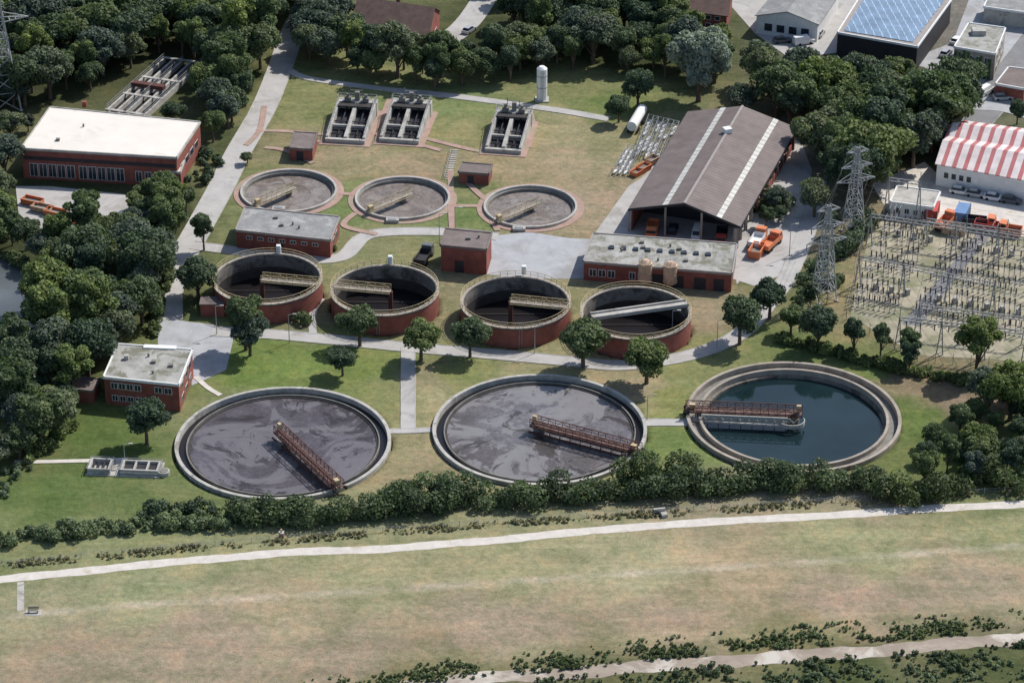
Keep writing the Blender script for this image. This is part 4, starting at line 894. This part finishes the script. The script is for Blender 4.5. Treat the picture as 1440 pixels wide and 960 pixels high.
forest([(1040,118),(1100,130),(1180,140),(1290,135),(1340,150),(1352,175),(1310,225),(1240,262),(1200,300),(1160,270),(1148,215),(1150,190),(1090,165)],5.2,.9,1.5)
forest([(120,360),(190,335),(248,320),(250,352),(224,392),(214,440),(206,470),(150,500),(110,560),(92,610),(40,655),(-60,680),(-60,505),(50,500),(70,460),(72,400),(60,370)],4.6,.7,1.3)
forest([(-60,290),(0,300),(20,330),(0,345),(-60,345)],5,.7,1)
forest([(1300,640),(1345,600),(1380,560),(1440,555),(1520,540),(1520,670),(1400,668),(1290,690)],4.4,.45,.9)
forest([(1010,-60),(1100,-60),(1100,-40),(1030,-20)],6); forest([(1340,-60),(1440,-60),(1440,-15),(1350,-30)],6)
def hedge(name,px,w,h,dens=1.6,lv=90,size=0.45,mat='leaf',var=.35,gap=0.0):
    rg=np.random.default_rng(len(px)+int(abs(px[0][0]))+int(px[0][1])+3); P_=[np.array(g(*q)) for q in px]; C_=[];R_=[]
    for a,b in zip(P_,P_[1:]):
        L=np.linalg.norm(b-a); n_=max(2,int(L*dens)); dd=(b-a)/L; nn=np.array([-dd[1],dd[0]])
        for k in range(n_):
            q=a+(b-a)*(k+rg.random())/n_; o=(rg.random()-.5)*w; q2=q+nn*o
            wv=math.sin(q2[0]*.31+1.3*math.sin(q2[1]*.5))+math.sin(q2[0]*.83+q2[1]*.6)*.7
            if gap and wv<gap-0.6+rg.normal()*.6: continue
            r=h*(0.36+var*(rg.random()-.5)+0.09*wv); r=max(r,h*.12)
            C_.append((*q2,r*(0.6+0.7*rg.random()))); R_.append(r)
    C_=np.array(C_);R_=np.array(R_); V,Q,T=leaf_cloud(C_,R_,rg.random(len(C_)),int(len(C_)*lv),size,rg,1.0)
    o=V.mean(0)*np.array([1,1,0]); ob=bpy.data.objects.new(name,np_mesh(name,V-o,Q,[M[mat]],{'tint':('FLOAT',T)})); ob.location=o; COL.objects.link(ob)
hedge('hedge',[(330,735),(420,730),(520,724),(620,714),(720,706),(820,701),(900,697),(1000,691),(1080,683),(1160,683),(1230,687)],4.0,3.5,2.4,150,.38,var=.55)
hedge('hedge',[(540,716),(600,700),(660,698),(700,702)],4,4.2,1.4,190,.38,'leaf2',var=.5); hedge('hedge',[(850,698),(900,680),(960,672),(1020,684)],4,4.4,1.2,190,.38,var=.5)
hedge('hedge',[(1225,690),(1270,706),(1310,704),(1370,676),(1440,692)],4,3.4,1.8,150,.40,var=.6)
hedge('reed_bed',[(-40,765),(60,755),(180,742),(330,736),(480,730)],4.2,1.8,3.5,100,.32,'reed',.4)
hedge('shrub_border',[(190,728),(260,718),(330,722)],3,2.4,1.4,120,.38)
hedge('shrub_border',[(-20,700),(10,690),(20,660)],6,1.6,2,60,.4,'reed')
hedge('clipped_hedge',[(1130,400),(1160,372),(1195,350),(1225,318)],2.2,3.2,2.0,130,.4)
hedge('clipped_hedge',[(1118,425),(1150,405),(1185,398)],2.2,2.8,1.6,130,.4)
hedge('clipped_hedge',[(1090,478),(1180,500),(1250,520),(1330,534),(1400,545)],1.8,2.6,2.0,120,.4)
hedge('shrub_border',[(415,455),(440,452)],2,2.6,1.4,120,.4); hedge('shrub_border',[(360,340),(470,352)],1,1.2,1.4,80,.36)
hedge('shrub_border',[(285,215),(300,240),(270,260)],5,2.2,1.6,100,.4); hedge('shrub_border',[(1060,300),(1090,280),(1110,300)],4,3,1.4,120,.4)
hedge('shrub_border',[(30,655),(70,625),(100,600)],3,2.8,1.4,120,.4)
hedge('shrub_border',[(1340,640),(1440,650),(1520,640)],8,3,1.6,110,.42,'reed'); hedge('shrub_border',[(215,475),(225,430),(240,380)],1.5,2.4,1.4,110,.4)
hedge('shrub_border',[(-20,362),(30,372),(55,392),(62,440)],2,2.4,1.4,110,.4)
hedge('tall_grass',[(-20,797),(200,777),(430,758),(700,737),(900,724),(1150,709),(1300,700),(1440,692)],2.0,0.45,9,22,.22,'tallgrass',.5,gap=.2)
hedge('riverside_scrub',[(430,972),(620,948),(760,936),(900,921),(1060,906),(1220,894),(1330,885),(1440,877),(1520,872)],3.6,0.55,11,26,.24,'leaf',.5,gap=.2)
hedge('riverside_scrub',[(430,968),(620,940),(760,926),(900,911),(1060,896),(1220,882),(1330,874),(1440,866),(1520,861)],4.0,0.45,5,22,.24,'reed',.5,gap=.5)
hedge('riverside_scrub',[(760,972),(900,960),(1060,948),(1200,940),(1330,930),(1440,920),(1520,914)],6,0.65,11,26,.25,'leaf',.5,gap=.15)
hedge('riverside_scrub',[(1000,982),(1200,966),(1330,954),(1440,944),(1520,936)],9,0.6,12,26,.25,'reed',.5,gap=.15)
# ------------------------------------------------------------ light, sky, camera
el=math.radians(47); az=math.radians(50)
sd=Vector((math.sin(az)*math.cos(el),math.cos(az)*math.cos(el),math.sin(el)))
sun=bpy.data.lights.new('sun','SUN'); sun.energy=5.0; sun.angle=math.radians(0.5); sun.color=(1,0.955,0.9)
so=bpy.data.objects.new('sun',sun); so.rotation_euler=sd.to_track_quat('Z','Y').to_euler(); so.location=sd*300; COL.objects.link(so)
wd_=bpy.data.worlds.new('World'); bpy.context.scene.world=wd_; wd_.use_nodes=True; nt=wd_.node_tree
sk=nt.nodes.new('ShaderNodeTexSky'); sk.sky_type='NISHITA'; sk.sun_disc=False; sk.sun_elevation=el; sk.sun_rotation=az
nt.links.new(sk.outputs[0],nt.nodes['Background'].inputs['Color']); nt.nodes['Background'].inputs['Strength'].default_value=0.14
cam=bpy.data.cameras.new('camera'); co=bpy.data.objects.new('camera',cam); COL.objects.link(co)
co.location=CAM; co.rotation_euler=(math.pi/2-PITCH,0,0); cam.lens=100; cam.sensor_width=36; cam.clip_start=1; cam.clip_end=10000
sc=bpy.context.scene; sc.camera=co
sc.view_settings.view_transform='Standard'; sc.view_settings.look='None'; sc.view_settings.exposure=0
